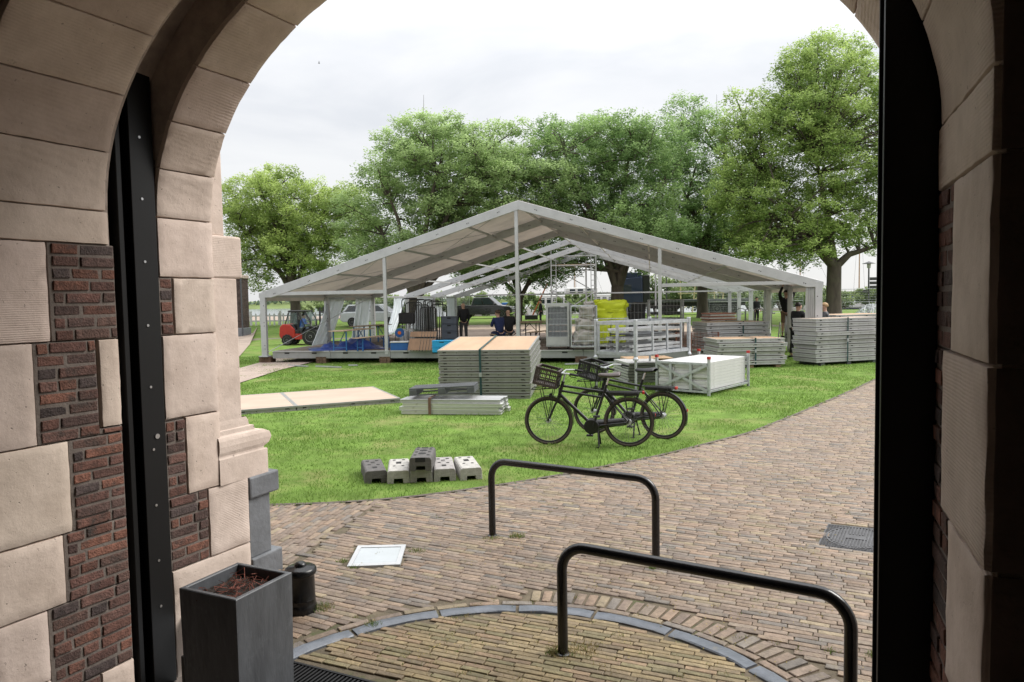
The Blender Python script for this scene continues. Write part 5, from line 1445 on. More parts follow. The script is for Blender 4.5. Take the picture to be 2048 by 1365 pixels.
# cable reel, gas heater, bottles
m_bluep = mat('blue_plastic', (.02, .09, .26), .4, var=.1)
cr = thing('cable_reel', 'blue cable reel with orange hub standing on the platform', 'cable reel', dk(800, 697), R(5))
MB().lathe([(.16, -.09), (.16, -.075), (.07, -.07), (.07, .07), (.16, .075), (.16, .09)], (0, 0, .55), 24, 'Y').build('drum', m_bluep, cr, smooth='auto')
MB().lathe([(.06, -.10), (.06, -.089)], (0, 0, .55), 14, 'Y').build('hub', mat('orange_plastic', (.6, .13, .02), .5), cr)
MB().tube([(-.15, 0, .0), (-.15, 0, .6), (.15, 0, .6), (.15, 0, .0)], .012, 8).build('stand', m_darkleg, cr)
bx = thing('blue_toolbox', 'blue and white tool case below the cable reel', 'tool case', dk(800, 701), R(3))
MB().bb(-.3, .3, -.2, .15, 0, .26).build('body', m_bluep, bx, bevel=.02); MB().bb(-.31, .31, -.21, .16, .262, .31).build('lid', m_wpan, bx, bevel=.01)
for i, (px, py, l) in enumerate(((808, 694, 'left'), (822, 693, 'right'))):
    gb = thing('gas_bottle', f"{l} of two pale grey gas bottles behind the cable reel", 'gas bottle', dk(px, py), 0, 'gas bottles')
    MB().lathe([(.13, 0), (.15, .03), (.15, .52), (.12, .60), (.06, .64), (.06, .66)], n=18).build('bottle', m_rim2, gb, smooth='auto')
    MB().tube([(-.09, 0, .6), (-.09, 0, .76), (.09, 0, .76), (.09, 0, .6)], .015, 8).build('collar', m_steel, gb)
he = thing('heater', 'black box heater standing on the gas bottles', 'heater', dk(815, 690) + Vector((0, 0, .8)))
MB().bb(-.3, .3, -.15, .25, 0, .42).build('body', m_blackbag, he, bevel=.06, seg=3)
# crowd barriers standing upright in a row
def barrier(label, p, rz, h=1.75, w=1.0):
    t = thing('crowd_barrier', label, 'barrier', p, rz, 'crowd barriers stood on end')
    r = .1; pts = [(0, 0, 0), (0, 0, h-r)] + [(r-r*math.cos(a), 0, h-r+r*math.sin(a)) for a in (.5, 1.0, 1.57)] + [(w-r+r*math.sin(a), 0, h-r+r*math.cos(a)) for a in (.0, .5, 1.0)] + [(w, 0, h-r), (w, 0, 0)]
    MB().tube(pts, .02, 8).build('frame', m_darkleg, t, smooth='auto')
    for k in range(1, 8): MB().tube([(w*k/8, 0, .08), (w*k/8, 0, h-.03)], .008, 6).build('bar', m_darkleg, t)
    MB().tube([(0, 0, .08), (w, 0, .08)], .014, 6).build('bottom_rail', m_darkleg, t)
for i in range(9):
    h_ = [1.75, 1.6, 1.72, 1.5, 1.7, 1.4, 1.68, 1.62, 1.5][i]
    barrier(['nearest', 'second nearest', 'third nearest', 'fourth nearest', 'fifth nearest', 'sixth nearest', 'seventh nearest', 'second farthest', 'farthest'][i] + ' dark crowd barrier stood on end left of the person in black', dk(806 + i*7.2, 690 - i*.7), R(8 + random.uniform(-12, 12)), h_, .62)
# folded brown chairs leaning
m_brownch = mat('brown_ply_seat', (.20, .115, .065), .6, var=.2, scale=5)
for i in range(6):
    t = thing('folded_chair', ['leftmost', 'second from left', 'third from left', 'third from right', 'second from right', 'rightmost'][i] + ' brown plywood folded chair leaning by the barriers', 'chair', dk(838 + i*6, 703), R(70), 'folded brown chairs')
    lean = Matrix.Rotation(R(22), 4, 'Y')
    MB().bb(-.01, .01, 0, .42, .03, .44).xf(lean).build('seat', m_brownch, t); MB().bb(-.012, .012, 0, .42, .50, .68).xf(lean).build('backrest', m_brownch, t)
    for y in (.0, .42): MB().beam((0, y, 0), (0, y, .70), .018, .018).xf(lean).build('leg', m_darkleg, t)
# grey storage crates, blue crates
m_gcrate = mat('grey_crate', (.085, .10, .125), .5, var=.1)
m_bcrate = mat('bright_blue_crate', (.02, .30, .56), .45, var=.1)
def crate(label, p, rz, L_, W_, H_, m, group, cat='crate'):
    t = thing('storage_crate', label, cat, p, rz, group)
    b = MB().bb(0, L_, 0, W_, 0, H_-.03).build('tub', m, t, bevel=.012)
    MB().bb(-.015, L_+.015, -.015, W_+.015, H_-.029, H_).build('rim', m, t, bevel=.005)
    for z in (.33, .62): MB().bb(-.006, L_+.006, -.008, W_+.008, H_*z, H_*z+.02).build('rib', m, t)
    MB().bb(L_*.38, L_*.62, -.010, -.006, H_*.66, H_*.82).build('handle_recess', m_hole, t)
for i in range(4): crate(f"{ORD[3-i]}{'' if i == 3 else ' from the top'} grey storage crate in the pile beside the person in black", dk(884, 692) + Vector((0, 0, .27*i)), R(-5), .56, .4, .265, m_gcrate, 'grey crates')
for i in range(2): crate(f"{['lower', 'upper'][i]} bright blue folding crate at the platform edge left of the tall panel stack", dk(864, 706) + Vector((0, .1, .19*i)), R(-6), .62, .42, .185, m_bcrate, 'blue crates')

# ================================================================== people
m_skin = mat('skin', (.48, .29, .21), .55, var=.08, scale=12)
def skin_obj(name, pts, edges, m, par, sub=2):
    """pts: {key:(x,y,z,r)}"""
    keys = list(pts); me = bpy.data.meshes.new(name)
    me.from_pydata([pts[k][:3] for k in keys], [(keys.index(a), keys.index(b)) for a, b in edges], [])
    me.materials.append(m)
    o = bpy.data.objects.new(name, me); COL.objects.link(o); o.parent = par
    o.modifiers.new('skin', 'SKIN').use_smooth_shade = True
    sv = me.skin_vertices[0].data
    for i, k in enumerate(keys):
        r = pts[k][3]; sv[i].radius = r if isinstance(r, tuple) else (r, r); sv[i].use_root = (i == 0)
    ss = o.modifiers.new('sub', 'SUBSURF'); ss.levels = sub-1; ss.render_levels = sub-1 if sub > 1 else 1
    return o
def person(label, loc, rz, top, bottom, hair, pose='stand', scale=1.0, shorts=False, group='people working at the marquee'):
    t = thing('person', label, 'person', loc, rz, group); t.scale = (scale,)*3
    J = {}
    if pose == 'sit': hz, lean = .50, .16
    else: hz, lean = .94, (.10 if pose == 'work' else .0)
    J['pelvis'] = (0, 0, hz); J['waist'] = (0, lean*.3, hz+.16); J['chest'] = (0, lean*.7, hz+.37); J['neck'] = (0, lean, hz+.55)
    hd = Vector((0, lean+.02, hz+.665))
    S = {}
    for s, n in ((-1, 'L'), (1, 'R')):
        J['sh'+n] = (.185*s, lean*.9, hz+.49)
        if pose == 'stand': el, wr = (.235*s, -.03, hz+.22), (.225*s, .08, hz-.02)
        elif pose == 'sit': el, wr = (.24*s, .20, hz+.24), (.12*s, .42, hz+.24)
        elif pose == 'drive': el, wr = (.25*s, .12, hz+.24), (.15*s, .38, hz+.30)
        elif pose == 'up': el, wr = (.26*s, .16, hz+.68), (.16*s, .22, hz+.95)
        else: el, wr = (.25*s, .14, hz+.24), (.14*s, .40, hz+.30 if s > 0 else hz+.2)
        J['el'+n], J['wr'+n] = el, wr
        J['hip'+n] = (.095*s, 0, hz-.04)
        if pose == 'sit': kn, an = (.12*s, .42, hz-.02), (.12*s, .40, .09)
        elif pose == 'work': kn, an = (.12*s, .06+.06*s, .50), (.12*s, .02+.10*s, .09)
        else: kn, an = (.11*s, .02, .50), (.12*s, -.02, .09)
        J['kn'+n], J['an'+n] = kn, an
        J['toe'+n] = (an[0]*1.15, an[1]+.16, .035)
    def P(k, r): return (*J[k], r)
    pts = {'pelvis': P('pelvis', (.13, .10)), 'waist': P('waist', (.125, .09)), 'chest': P('chest', (.15, .105)), 'neck': P('neck', .052),
           'jaw': (hd.x, hd.y+.015, hd.z-.035, (.082, .092)), 'head': (hd.x, hd.y-.005, hd.z+.045, (.104, .118)), 'crown': (hd.x, hd.y-.01, hd.z+.115, (.088, .1)),
           'nose': (hd.x, hd.y+.105, hd.z-.005, .012)}
    ed = [('pelvis', 'waist'), ('waist', 'chest'), ('chest', 'neck'), ('neck', 'jaw'), ('jaw', 'head'), ('head', 'crown'), ('head', 'nose')]
    for n in 'LR':
        s = -1 if n == 'L' else 1
        pts['sh'+n] = P('sh'+n, .058); pts['el'+n] = P('el'+n, .042); pts['wr'+n] = P('wr'+n, .028)
        w = Vector(J['wr'+n]); d = (w-Vector(J['el'+n])).normalized(); side = d.cross(Vector((0, 0, 1)))
        side = side.normalized() if side.length > .1 else Vector((1, 0, 0)); cu = side.cross(d)
        pm = w+d*.07; pts['palm'+n] = (*pm, (.036, .020))
        ed += [('chest', 'sh'+n), ('sh'+n, 'el'+n), ('el'+n, 'wr'+n), ('wr'+n, 'palm'+n)]
        for i, (o_, L_) in enumerate(((-.028, .075), (-.010, .088), (.010, .084), (.027, .066))):
            b1 = pm+d*.035+side*o_; b2 = b1+d*L_*.5-cu*.012; b3 = b2+d*L_*.35-cu*.03
            for q, (b_, r_) in enumerate(((b1, .0095), (b2, .009), (b3, .0075))): pts[f'f{n}{i}{q}'] = (*b_, r_)
            ed += [('palm'+n, f'f{n}{i}0'), (f'f{n}{i}0', f'f{n}{i}1'), (f'f{n}{i}1', f'f{n}{i}2')]
        t1 = w+d*.03+side*(-.045); t2 = t1+d*.045-side*.012
        pts['t1'+n], pts['t2'+n] = (*t1, .011), (*t2, .009); ed += [('wr'+n, 't1'+n), ('t1'+n, 't2'+n)]
        pts['hip'+n] = P('hip'+n, .085); pts['kn'+n] = P('kn'+n, .055); pts['an'+n] = P('an'+n, .038); pts['toe'+n] = P('toe'+n, (.035, .03))
        ed += [('pelvis', 'hip'+n), ('hip'+n, 'kn'+n), ('kn'+n, 'an'+n), ('an'+n, 'toe'+n)]
    body = skin_obj('body', pts, ed, m_skin, t)
    jp = {'pelvis': (J['pelvis'][0], J['pelvis'][1], J['pelvis'][2]-.07, (.18, .145)), 'waist': (*J['waist'], (.17, .135)), 'chest': (*J['chest'], (.19, .14)), 'neck': (J['neck'][0], J['neck'][1], J['neck'][2]-.03, .075)}
    je = [('pelvis', 'waist'), ('waist', 'chest'), ('chest', 'neck')]
    for n in 'LR':
        jp['sh'+n] = P('sh'+n, .078); jp['el'+n] = P('el'+n, .060); jp['wr'+n] = P('wr'+n, .044); je += [('chest', 'sh'+n), ('sh'+n, 'el'+n), ('el'+n, 'wr'+n)]
    skin_obj('jacket', jp, je, top, t)
    tp = {'pelvis': (J['pelvis'][0], J['pelvis'][1], J['pelvis'][2]+.06, (.16, .13))}; te = []
    for n in 'LR':
        tp['hip'+n] = P('hip'+n, .10); tp['kn'+n] = P('kn'+n, .074); te += [('pelvis', 'hip'+n), ('hip'+n, 'kn'+n)]
        if not shorts: tp['an'+n] = (J['an'+n][0], J['an'+n][1], J['an'+n][2]+.02, .056); te.append(('kn'+n, 'an'+n))
    skin_obj('trousers', tp, te, bottom, t)
    for n in 'LR': MB().prism([(-.05, 0), (.05, 0), (.045, .05), (-.045, .05)], J['an'+n][1]-.08, J['an'+n][1]+.19).xf(Matrix.Translation((J['an'+n][0], 0, 0.0))).build('shoe', m_rubber, t, bevel=.02, seg=2)
    if hair is not None:
        def hf(u, v):
            a = math.tau*u; e = .12+v*1.45; k = 1+.04*noise.noise(Vector((u*20, v*9, 1)))
            back = .35*(1 if math.sin(a) < 0 else 0)
            return (hd.x+.096*k*math.cos(a)*math.cos(e-back*(1-v)), hd.y-.012+.112*k*math.sin(a)*math.cos(e-back*(1-v)), hd.z+.052+.108*k*math.sin(e-back*(1-v)))
        MB().grid(hf, 22, 10).build('hair', hair, t, smooth=True)
    for s in (-1, 1): MB().lathe([(.001, -.006), (.008, -.003), (.008, .003), (.001, .006)], (hd.x+.032*s, hd.y+.088, hd.z+.022), 8, 'Y').build('eye', m_hole, t)
    for s in (-1, 1): MB().lathe([(.006, -.004), (.022, 0), (.006, .005)], (hd.x+.086*s, hd.y-.005, hd.z+.01), 10, 'X').build('ear', m_skin, t)
    return t
m_cblack = mat('cloth_black', (.014, .014, .016), .85, var=.2, scale=20)
m_cnavy = mat('cloth_navy', (.012, .02, .07), .85, var=.2, scale=20)
m_cblue = mat('cloth_blue', (.025, .10, .42), .8, var=.2, scale=20)
m_jeans = mat('cloth_jeans', (.22, .28, .36), .85, var=.2, scale=20)
m_cgrey = mat('cloth_grey', (.07, .07, .075), .85, var=.2, scale=20)
m_cpink = mat('cloth_pink', (.45, .22, .18), .8, var=.2, scale=20)
m_brown = mat('hair_brown', (.05, .028, .018), .7, var=.3, scale=40)
m_hdark = mat('hair_dark', (.016, .012, .010), .6, var=.3, scale=40)
m_hblond = mat('hair_blond', (.30, .19, .09), .6, var=.3, scale=40)
m_tan = mat('cloth_tan', (.20, .13, .09), .85, var=.2)
person('person in black jacket standing by the grey storage crates', dk(928, 689), R(20), m_cblack, m_cgrey, None, 'stand', .90)
person('seated person in navy hoodie at the beer table', dk(1001, 693), R(28), m_cnavy, m_cnavy, m_brown, 'sit', .98)
person('seated person in black beside the one in navy', dk(1019, 690), R(10), m_cblack, m_cgrey, None, 'sit', 1.0)
for px, py, l in ((1001, 693, 'person in navy hoodie'), (1019, 690, 'seated person in black')):
    trestle('beer_bench', 'short bench under the ' + l, dk(px, py) + Vector((-.3, -.12, 0)), R(20), .62, .27, .44, m_darkleg, 'beer tables on the platform')
pw = at(1592, 600, 23.6); person('bearded person in black holding a tool by the marquee right corner', Vector((pw.x, 23.6, 0)), R(-60), m_cblack, m_cblack, m_hdark, 'work', 1.03)
pu = at(1572, 600, 26.2); lz = .52
person('person in black top and tan shorts reaching up from a stepladder', Vector((pu.x, 26.2, lz)), R(170), m_cblack, m_tan, m_hdark, 'up', .98, shorts=True)
sl = thing('stepladder', 'white aluminium stepladder under the person reaching up', 'ladder', Vector((pu.x, 26.3, 0)), R(-30))
for s in (-1, 1):
    MB().beam((.22*s, -.45, 0), (.16*s, 0, 1.05), .03, .06).build('rail', m_alu, sl); MB().beam((.22*s, .5, 0), (.16*s, .05, 1.05), .025, .03).build('rear_leg', m_alu, sl)
for k in range(4): MB().bb(-.2+.012*k, .2-.012*k, -.36+.09*k-.05, -.36+.09*k+.06, .22+k*.24-.0, .245+k*.24).build('tread', m_alu, sl)
MB().bb(-.17, .17, -.1, .12, lz-.02, lz-.0).build('platform', m_alu, sl)
pf = at(1657, 600, 22.9); person('blond person with bare arms half hidden behind the marquee right leg', Vector((pf.x, 22.9, 0)), R(60), m_cgrey, m_cblack, m_hblond, 'work', 1.02)
pk = at(1081, 600, 48); person('distant person in black by the orange crane boom', Vector((pk.x, 48, gz(0, 48))), R(90), m_cblack, m_cblack, m_hdark, 'stand', 1.0)
pj = at(1513, 600, 47); person('distant person in black between the rear right marquee legs', Vector((pj.x, 47, gz(0, 47))), R(200), m_cblack, m_cblack, m_hdark, 'stand', .98)

# ================================================================== vehicles
m_glass = mat('vehicle_glass', (.02, .028, .032), .06, var=.0, spec=.6)
m_clear = mat('cab_glass', (.10, .16, .16), .05, var=.0, spec=.6, alpha=.35)
m_cred = mat('loader_red', (.34, .022, .013), .4, var=.12, scale=6)
m_cab = mat('loader_black', (.022, .022, .024), .5, var=.15)
m_hub = mat('wheel_rim_grey', (.38, .38, .37), .45, metal=.4)
def wheel_at(par, x, y, z, r, w, rim_m, tread=False):
    o = MB().lathe([(r*.62, -w/2), (r*.93, -w/2), (r, -w/2+.03), (r, w/2-.03), (r*.93, w/2), (r*.62, w/2)], (x, y, z), 28, 'Y').build('wheel', m_rubber, par, smooth='auto')
    MB().lathe([(r*.60, -w/2+.03), (r*.62, -w/2-.004), (r*.50, -w/2+.02), (r*.3, -w/2+.05), (r*.16, -w/2-.01), (r*.14, w/2+.01), (r*.62, w/2+.004)], (x, y, z), 20, 'Y').build('rim', rim_m, o, smooth='auto')
    if tread:
        b = MB()
        for k in range(22): a = math.tau*k/22; b.box((x+math.cos(a)*r, y+(w/4 if k % 2 else -w/4), z+math.sin(a)*r), (.03, w*.45, .05), Matrix.Rotation(-a+math.pi/2, 3, 'Y'))
        tag(b.build('tread', m_rubber, o), kind='stuff')
lp_ = gp(582, 690); ld = thing('compact_loader', 'compact red loader with black cab driving beside the marquee', 'loader', lp_, R(-4))
sc_ = lp_.y/36*.93
ld.scale = (sc_,)*3
MB().prism([(-.34, .35), (-.42, .55), (-.38, .98), (-.22, 1.14), (.18, 1.10), (.42, .85), (.45, .40), (.15, .33)], -.55, .55).build('engine_hood', m_cred, ld, bevel=.04, seg=3)
MB().prism([(.30, .42), (.34, .62), (1.05, .60), (1.18, .42), (1.0, .30), (.45, .30)], -.50, .50).build('chassis', m_cred, ld, bevel=.02)
MB().prism([(.20, .62), (.10, 1.12), (.32, 1.12), (.46, .80), (.98, .80), (.98, .62)], -.46, .46).build('cab_tub', m_cab, ld, bevel=.02)
for y in (-.5, .5):
    for p, q in (((-.10, 1.10), (.14, 1.78)), ((.14, 1.78), (1.02, 1.80)), ((1.02, 1.80), (1.30, 1.30)), ((1.30, 1.30), (1.26, .75)), ((.62, .65), (.60, 1.79)), ((.60, 1.79), (.95, 1.1)), ((.95, 1.1), (1.0, .7))): MB().beam((p[0], y, p[1]), (q[0], y, q[1]), .045, .045).build('cab_post', m_cab, ld)
    MB().quad((-.06, y*.99, 1.12), (.58, y*.99, 1.12), (.58, y*.99, 1.75), (.15, y*.99, 1.75)).build('window', m_clear, ld); MB().quad((.66, y*.99, .82), (1.24, y*.99, .85), (1.27, y*.99, 1.3), (1.0, y*.99, 1.75)).build('window', m_clear, ld)
MB().bb(.08, 1.08, -.54, .54, 1.79, 1.86).build('roof', m_cab, ld, bevel=.02)
MB().quad((1.04, -.47, 1.78), (1.30, -.47, 1.3), (1.30, .47, 1.3), (1.04, .47, 1.78)).build('windscreen', m_clear, ld)
for y in (-.50, .50):
    wheel_at(ld, 0.02, y, .29, .29, .26, m_hub, True); wheel_at(ld, 1.32, y, .46, .46, .32, m_hub, True)
    MB().prism([(.86, .72), (.92, .98), (1.3, 1.03), (1.66, .96), (1.66, .90), (1.3, .97), (.97, .92)], y-.17, y+.17).build('mudguard', m_cab, ld)
MB().bb(.45, .82, -.22, .22, .80, .92).build('seat', m_cab, ld, bevel=.02); MB().bb(.38, .46, -.22, .22, .92, 1.35).build('seat_back', m_cab, ld, bevel=.02)
for y in (-.30, .30): MB().bb(1.72, 1.80, y-.05, y+.05, .15, 2.0).build('mast_rail', m_cab, ld)
for z in (.3, 1.0, 1.7): MB().bb(1.73, 1.79, -.25, .25, z, z+.10).build('mast_cross', m_cab, ld)
for y in (-.25, .25): MB().bb(1.80, 2.75, y-.05, y+.05, .12, .17).build('fork', m_cab, ld)
MB().tube([(1.02, 0, 1.0), (.93, 0, 1.18)], .02, 8).build('steering_column', m_cab, ld)
MB().tube([(.93+.05*math.sin(a)*0, .16*math.cos(a), 1.19+.14*math.sin(a)) for a in np.linspace(0, math.tau, 16, endpoint=False)], .014, 6, closed=True).build('steering_wheel', m_cab, ld)
MB().bb(1.28, 1.31, -.5, -.38, .98, 1.1).build('headlight', m_hub, ld)
drv = person('driver in blue sweater and jeans sitting in the red loader', (0, 0, 0), 0, m_cblue, m_jeans, m_hdark, 'sit', sc_*.92)
drv.matrix_world = ld.matrix_basis @ Matrix.Translation((.60, 0, .46)) @ Matrix.Rotation(R(-90), 4, 'Z') @ Matrix.Scale(.92, 4)

def car(name, label, cat, loc, rz, prof, roof, width, m, wheels, wr, windows, group=None):
    t = thing(name, label, cat, loc, rz, group); w = width/2
    MB().prism(prof, -w, w).build('body', m, t, bevel=.05, seg=3)
    b = MB(); n = len(roof)
    for y, k in ((-w+.04, 0), (-w+.16, 1), (w-.16, 1), (w-.04, 0)): pass
    lo, hi = roof
    b.v += [(lo[0], -w+.04, lo[2]), (lo[1], -w+.04, lo[2]), (lo[1], w-.04, lo[2]), (lo[0], w-.04, lo[2]), (hi[0], -w+.18, hi[2]), (hi[1], -w+.18, hi[2]), (hi[1], w-.18, hi[2]), (hi[0], w-.18, hi[2])]
    for q in ((4,5,6,7),(0,1,5,4),(1,2,6,5),(2,3,7,6),(3,0,4,7)): b.face(q)
    b.build('cabin', m, t, bevel=.04, seg=2)
    def side(f0, f1, z0, z1, s):
        def P(f, z):
            k = (z-lo[2])/(hi[2]-lo[2]); x0 = lo[0]+(hi[0]-lo[0])*k; x1 = lo[1]+(hi[1]-lo[1])*k; y = (w-.04)-(.14)*k
            return (x0+(x1-x0)*f, s*(y+.006), z)
        return [P(f0, z0), P(f1, z0), P(f1, z1), P(f0, z1)]
    dz = hi[2]-lo[2]
    for f0, f1 in windows:
        for s in (-1, 1): MB().quad(*side(f0, f1, lo[2]+dz*.12, lo[2]+dz*.86, s)).build('window', m_glass, t)
    for i0, i1, nm in ((0, 0, 'rear_window'), (1, 1, 'windscreen')):
        s = -1 if i0 == 0 else 1; x0 = lo[i0]; x1 = hi[i0]; kk = lambda k: x0+(x1-x0)*k + s*.006
        MB().quad((kk(.12), -w+.12, lo[2]+dz*.12), (kk(.12), w-.12, lo[2]+dz*.12), (kk(.88), w-.24, lo[2]+dz*.88), (kk(.88), -w+.24, lo[2]+dz*.88)).build(nm, m_glass, t)
    for x in wheels:
        for s in (-1, 1): wheel_at(t, x, s*(w-.10), wr, wr, .24, m_hub)
    L_ = max(p[0] for p in prof); l0 = min(p[0] for p in prof); zl = lo[2]-.22
    for s in (-1, 1):
        MB().bb(L_-.10, L_+.008, s*(w-.3)-.16, s*(w-.3)+.16, zl-.06, zl+.08).build('headlight', m_chrome, t); MB().bb(l0-.008, l0+.08, s*(w-.14)-.08, s*(w-.14)+.08, zl-.12, zl+.12).build('tail_light', m_red, t)
        MB().box((lo[1]-.3, s*(w+.10), lo[2]+.12), (.12, .2, .16)).build('mirror', m, t, bevel=.02)
    return t
m_cblackp = mat('car_black', (.008, .008, .009), .18, var=.1, spec=.6, coat=.5)
m_csilver = mat('car_silver', (.42, .44, .45), .3, metal=.5, var=.08)
pY = 62; pl0, pl1 = at(908, 636, pY), at(1036, 636, pY-1.2)
pk_ = car('pickup_truck', 'black pickup truck parked under the trees behind the marquee', 'pickup', Vector((pl0.x, pY, gz(0, pY))), face_rz(pl1.x-pl0.x, -1.2),
    [(0, .55), (0, 1.15), (1.75, 1.17), (1.76, 1.12), (3.9, 1.15), (5.15, 1.02), (5.35, .82), (5.35, .5), (4.95, .36), (.4, .36)], ((1.75, 4.15, 1.14), (2.0, 3.35, 1.82)), 1.85, m_cblackp, (1.05, 4.45), .41, ((.08, .44), (.5, .9)))
sv = at(752, 650, 50)
car('estate_car', 'silver car partly hidden behind the left curtains', 'car', Vector((sv.x-2.2, 50, gz(0, 50))), R(-6),
    [(0, .45), (.02, .95), (.5, 1.0), (3.2, .98), (4.25, .85), (4.4, .6), (4.35, .35), (.2, .32)], ((.1, 3.5, .97), (.5, 2.75, 1.52)), 1.8, m_csilver, (.85, 3.5), .33, ((.06, .3), (.33, .62), (.65, .92)))
# dark blue lorry with flatbed
m_navyp = mat('lorry_navy', (.012, .022, .055), .35, var=.1, coat=.3)
tY = 63; tx = at(1230, 600, tY).x
lo_ = thing('flatbed_lorry', 'dark blue lorry with long flatbed behind the forked tree', 'lorry', Vector((tx, tY, gz(0, tY))), R(-3))
MB().prism([(0, .6), (0, 2.6), (.25, 3.25), (2.25, 3.35), (2.3, .6)], -1.2, 1.2).build('cab', m_navyp, lo_, bevel=.06, seg=2)
MB().bb(.25, 2.2, -1.1, 1.1, 3.30, 3.75).build('roof_spoiler', m_navyp, lo_, bevel=.05)
MB().bb(2.305, 2.9, -1.1, 1.1, .95, 3.5).build('sleeper_fairing', m_cab, lo_, bevel=.03)
MB().quad((.4, -1.206, 1.9), (1.3, -1.206, 1.9), (1.3, -1.206, 2.7), (.4, -1.206, 2.7)).build('side_window', m_glass, lo_)
MB().quad((.03, -1.0, 1.9), (.03, 1.0, 1.9), (.2, 1.0, 2.8), (.2, -1.0, 2.8)).build('windscreen', m_glass, lo_)
MB().bb(2.95, 11.6, -1.2, 1.2, 1.12, 1.34).build('flatbed', m_plastic, lo_, bevel=.02); MB().bb(2.3, 11.2, -.4, .4, .75, 1.1).build('chassis', m_cab, lo_)
for x in (.9, 4.6, 8.6, 9.9):
    for y in (-1.0, 1.0): wheel_at(lo_, x, y, .5, .5, .32, m_hub)
tag(lo_, None, None)

# ================================================================== background
m_water = mat('harbour_water', (.16, .19, .21), .12, var=.1, scale=.3, bump=.35, bscale=1.2, spec=.5)
wv = MB(); wv.quad((-900, 76, -.62), (900, 76, -.62), (900, 600, -.62), (-900, 600, -.62)); tag(wv.build('water', m_water), kind='structure')
m_dike = mat('dike_grass', (.13, .17, .055), .95, var=.25, scale=.05, bump=.3, bscale=.5)
dkm = MB()
def df(u, v):
    x = -900+1800*u; k = math.sin(math.pi*v)
    return (x, 430+70*v, -1.2 + (5.0+1.2*noise.noise(Vector((x*.01, 0, 0))))*k)
tag(dkm.grid(df, 90, 8).build('dike', m_dike, smooth=True), kind='structure')
m_scrub = mat('shrub_leaf', (.1, .15, .05), .6, attr='col', var=.1, trans=.35)
def shrub(label, px, Y, w, h, z0=None, n=2600, cols=((.085, .14, .05), (.26, .33, .13)), name='shrub', group='shrubs and trees along the quay', leaf=.16):
    c = at(px, 600, Y); base = Vector((c.x, Y, gz(c.x, Y) if z0 is None else z0)); t = thing(name, label, 'shrub' if name == 'shrub' else 'tree', base, 0, group)
    b = MB()
    for k in range(7):
        a = random.uniform(0, 6.28); e = (math.cos(a)*w*.3, math.sin(a)*w*.2, h*random.uniform(.6, .9)); b.tube([(0, 0, -.1), (e[0]*.4, e[1]*.4, e[2]*.5), e], [.05*h/3+.02, .03*h/3+.01, .008], 5)
    b.build('stems', m_bark, t)
    nb = 14; ctr = rng.normal(size=(nb, 3))*np.array([w*.24, w*.2, h*.2]) + np.array([0, 0, h*.58]); rad = rng.uniform(.14, .3, nb)*min(w, h)
    i = rng.integers(0, nb, n); d = rng.normal(size=(n, 3)); d /= np.linalg.norm(d, axis=1)[:, None]
    P = ctr[i] + d*(rad[i]*(.4+.7*rng.random(n)))[:, None]; P[:, 2] = np.clip(P[:, 2], .05, None)
    L = rng.normal(size=(n, 3)); L /= np.linalg.norm(L, axis=1)[:, None]; S = np.cross(L, rng.normal(size=(n, 3))); S /= np.linalg.norm(S, axis=1)[:, None]
    V = np.stack([P-L*leaf, P+S*leaf*.45, P+L*leaf, P-S*leaf*.45], 1).reshape(-1, 3)
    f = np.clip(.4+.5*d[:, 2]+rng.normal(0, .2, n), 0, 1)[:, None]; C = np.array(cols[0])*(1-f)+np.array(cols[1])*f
    np_mesh('foliage', V, np.arange(4*n).reshape(n, 4), m_scrub, t, np.repeat(C, 4, 0))
for i, (px, Y, w, h, l) in enumerate(((1310, 72, 3.6, 4.4, 'tall loose willow shrub right of the dark blue lorry cab'), (1352, 74, 3.4, 3.2, 'pale willow shrub beside the lamp post behind the lorry'), (1268, 76, 3.2, 3.4, 'willow shrub hidden behind the dark blue lorry cab'), (1400, 76, 4.0, 2.9, 'low willow shrub behind the yellow timber frame'), (1450, 76, 4.0, 2.6, 'low shrub between yellow frame and rear right legs'),
        (905, 75, 4.5, 2.2, 'low shrub behind the rearmost left leg'), (850, 74, 4.0, 1.9, 'low shrub behind the upright barriers'), (790, 75, 4.5, 2.0, 'low shrub above the silver car'), (720, 74, 4.5, 1.7, 'low shrub behind the beer tables curtain'), (600, 75, 3.0, 1.5, 'low shrub behind the red loader'), (1130, 76, 3.6, 1.7, 'low shrub below the white boat'), (1690, 78, 5, 2.4, 'low shrub behind the site fence at the right'), (1745, 78, 4, 2.0, 'low shrub at the far right behind the sign post'), (1560, 77, 5, 2.3, 'low shrub behind the stepladder'), (970, 76, 3.5, 1.5, 'low shrub behind the black pickup'), (660, 71, 5, 2.4, 'wide shrub between the loader and the silver car'), (755, 70, 5, 2.6, 'wide shrub right above the silver car roof'), (825, 70, 5, 2.5, 'wide dark shrub behind the upright crowd barriers'), (945, 71, 5, 2.3, 'wide shrub above the pickup cab'), (1045, 71, 4.5, 2.4, 'wide shrub behind the leaning tree stems'), (1180, 71, 4.5, 1.9, 'wide shrub before the white boat cabin'), (1500, 70, 5, 2.4, 'wide shrub behind the tubular trolleys'), (1620, 70, 5, 2.2, 'wide shrub behind the marquee front right leg'))):
    shrub(l, px, Y, w, h)
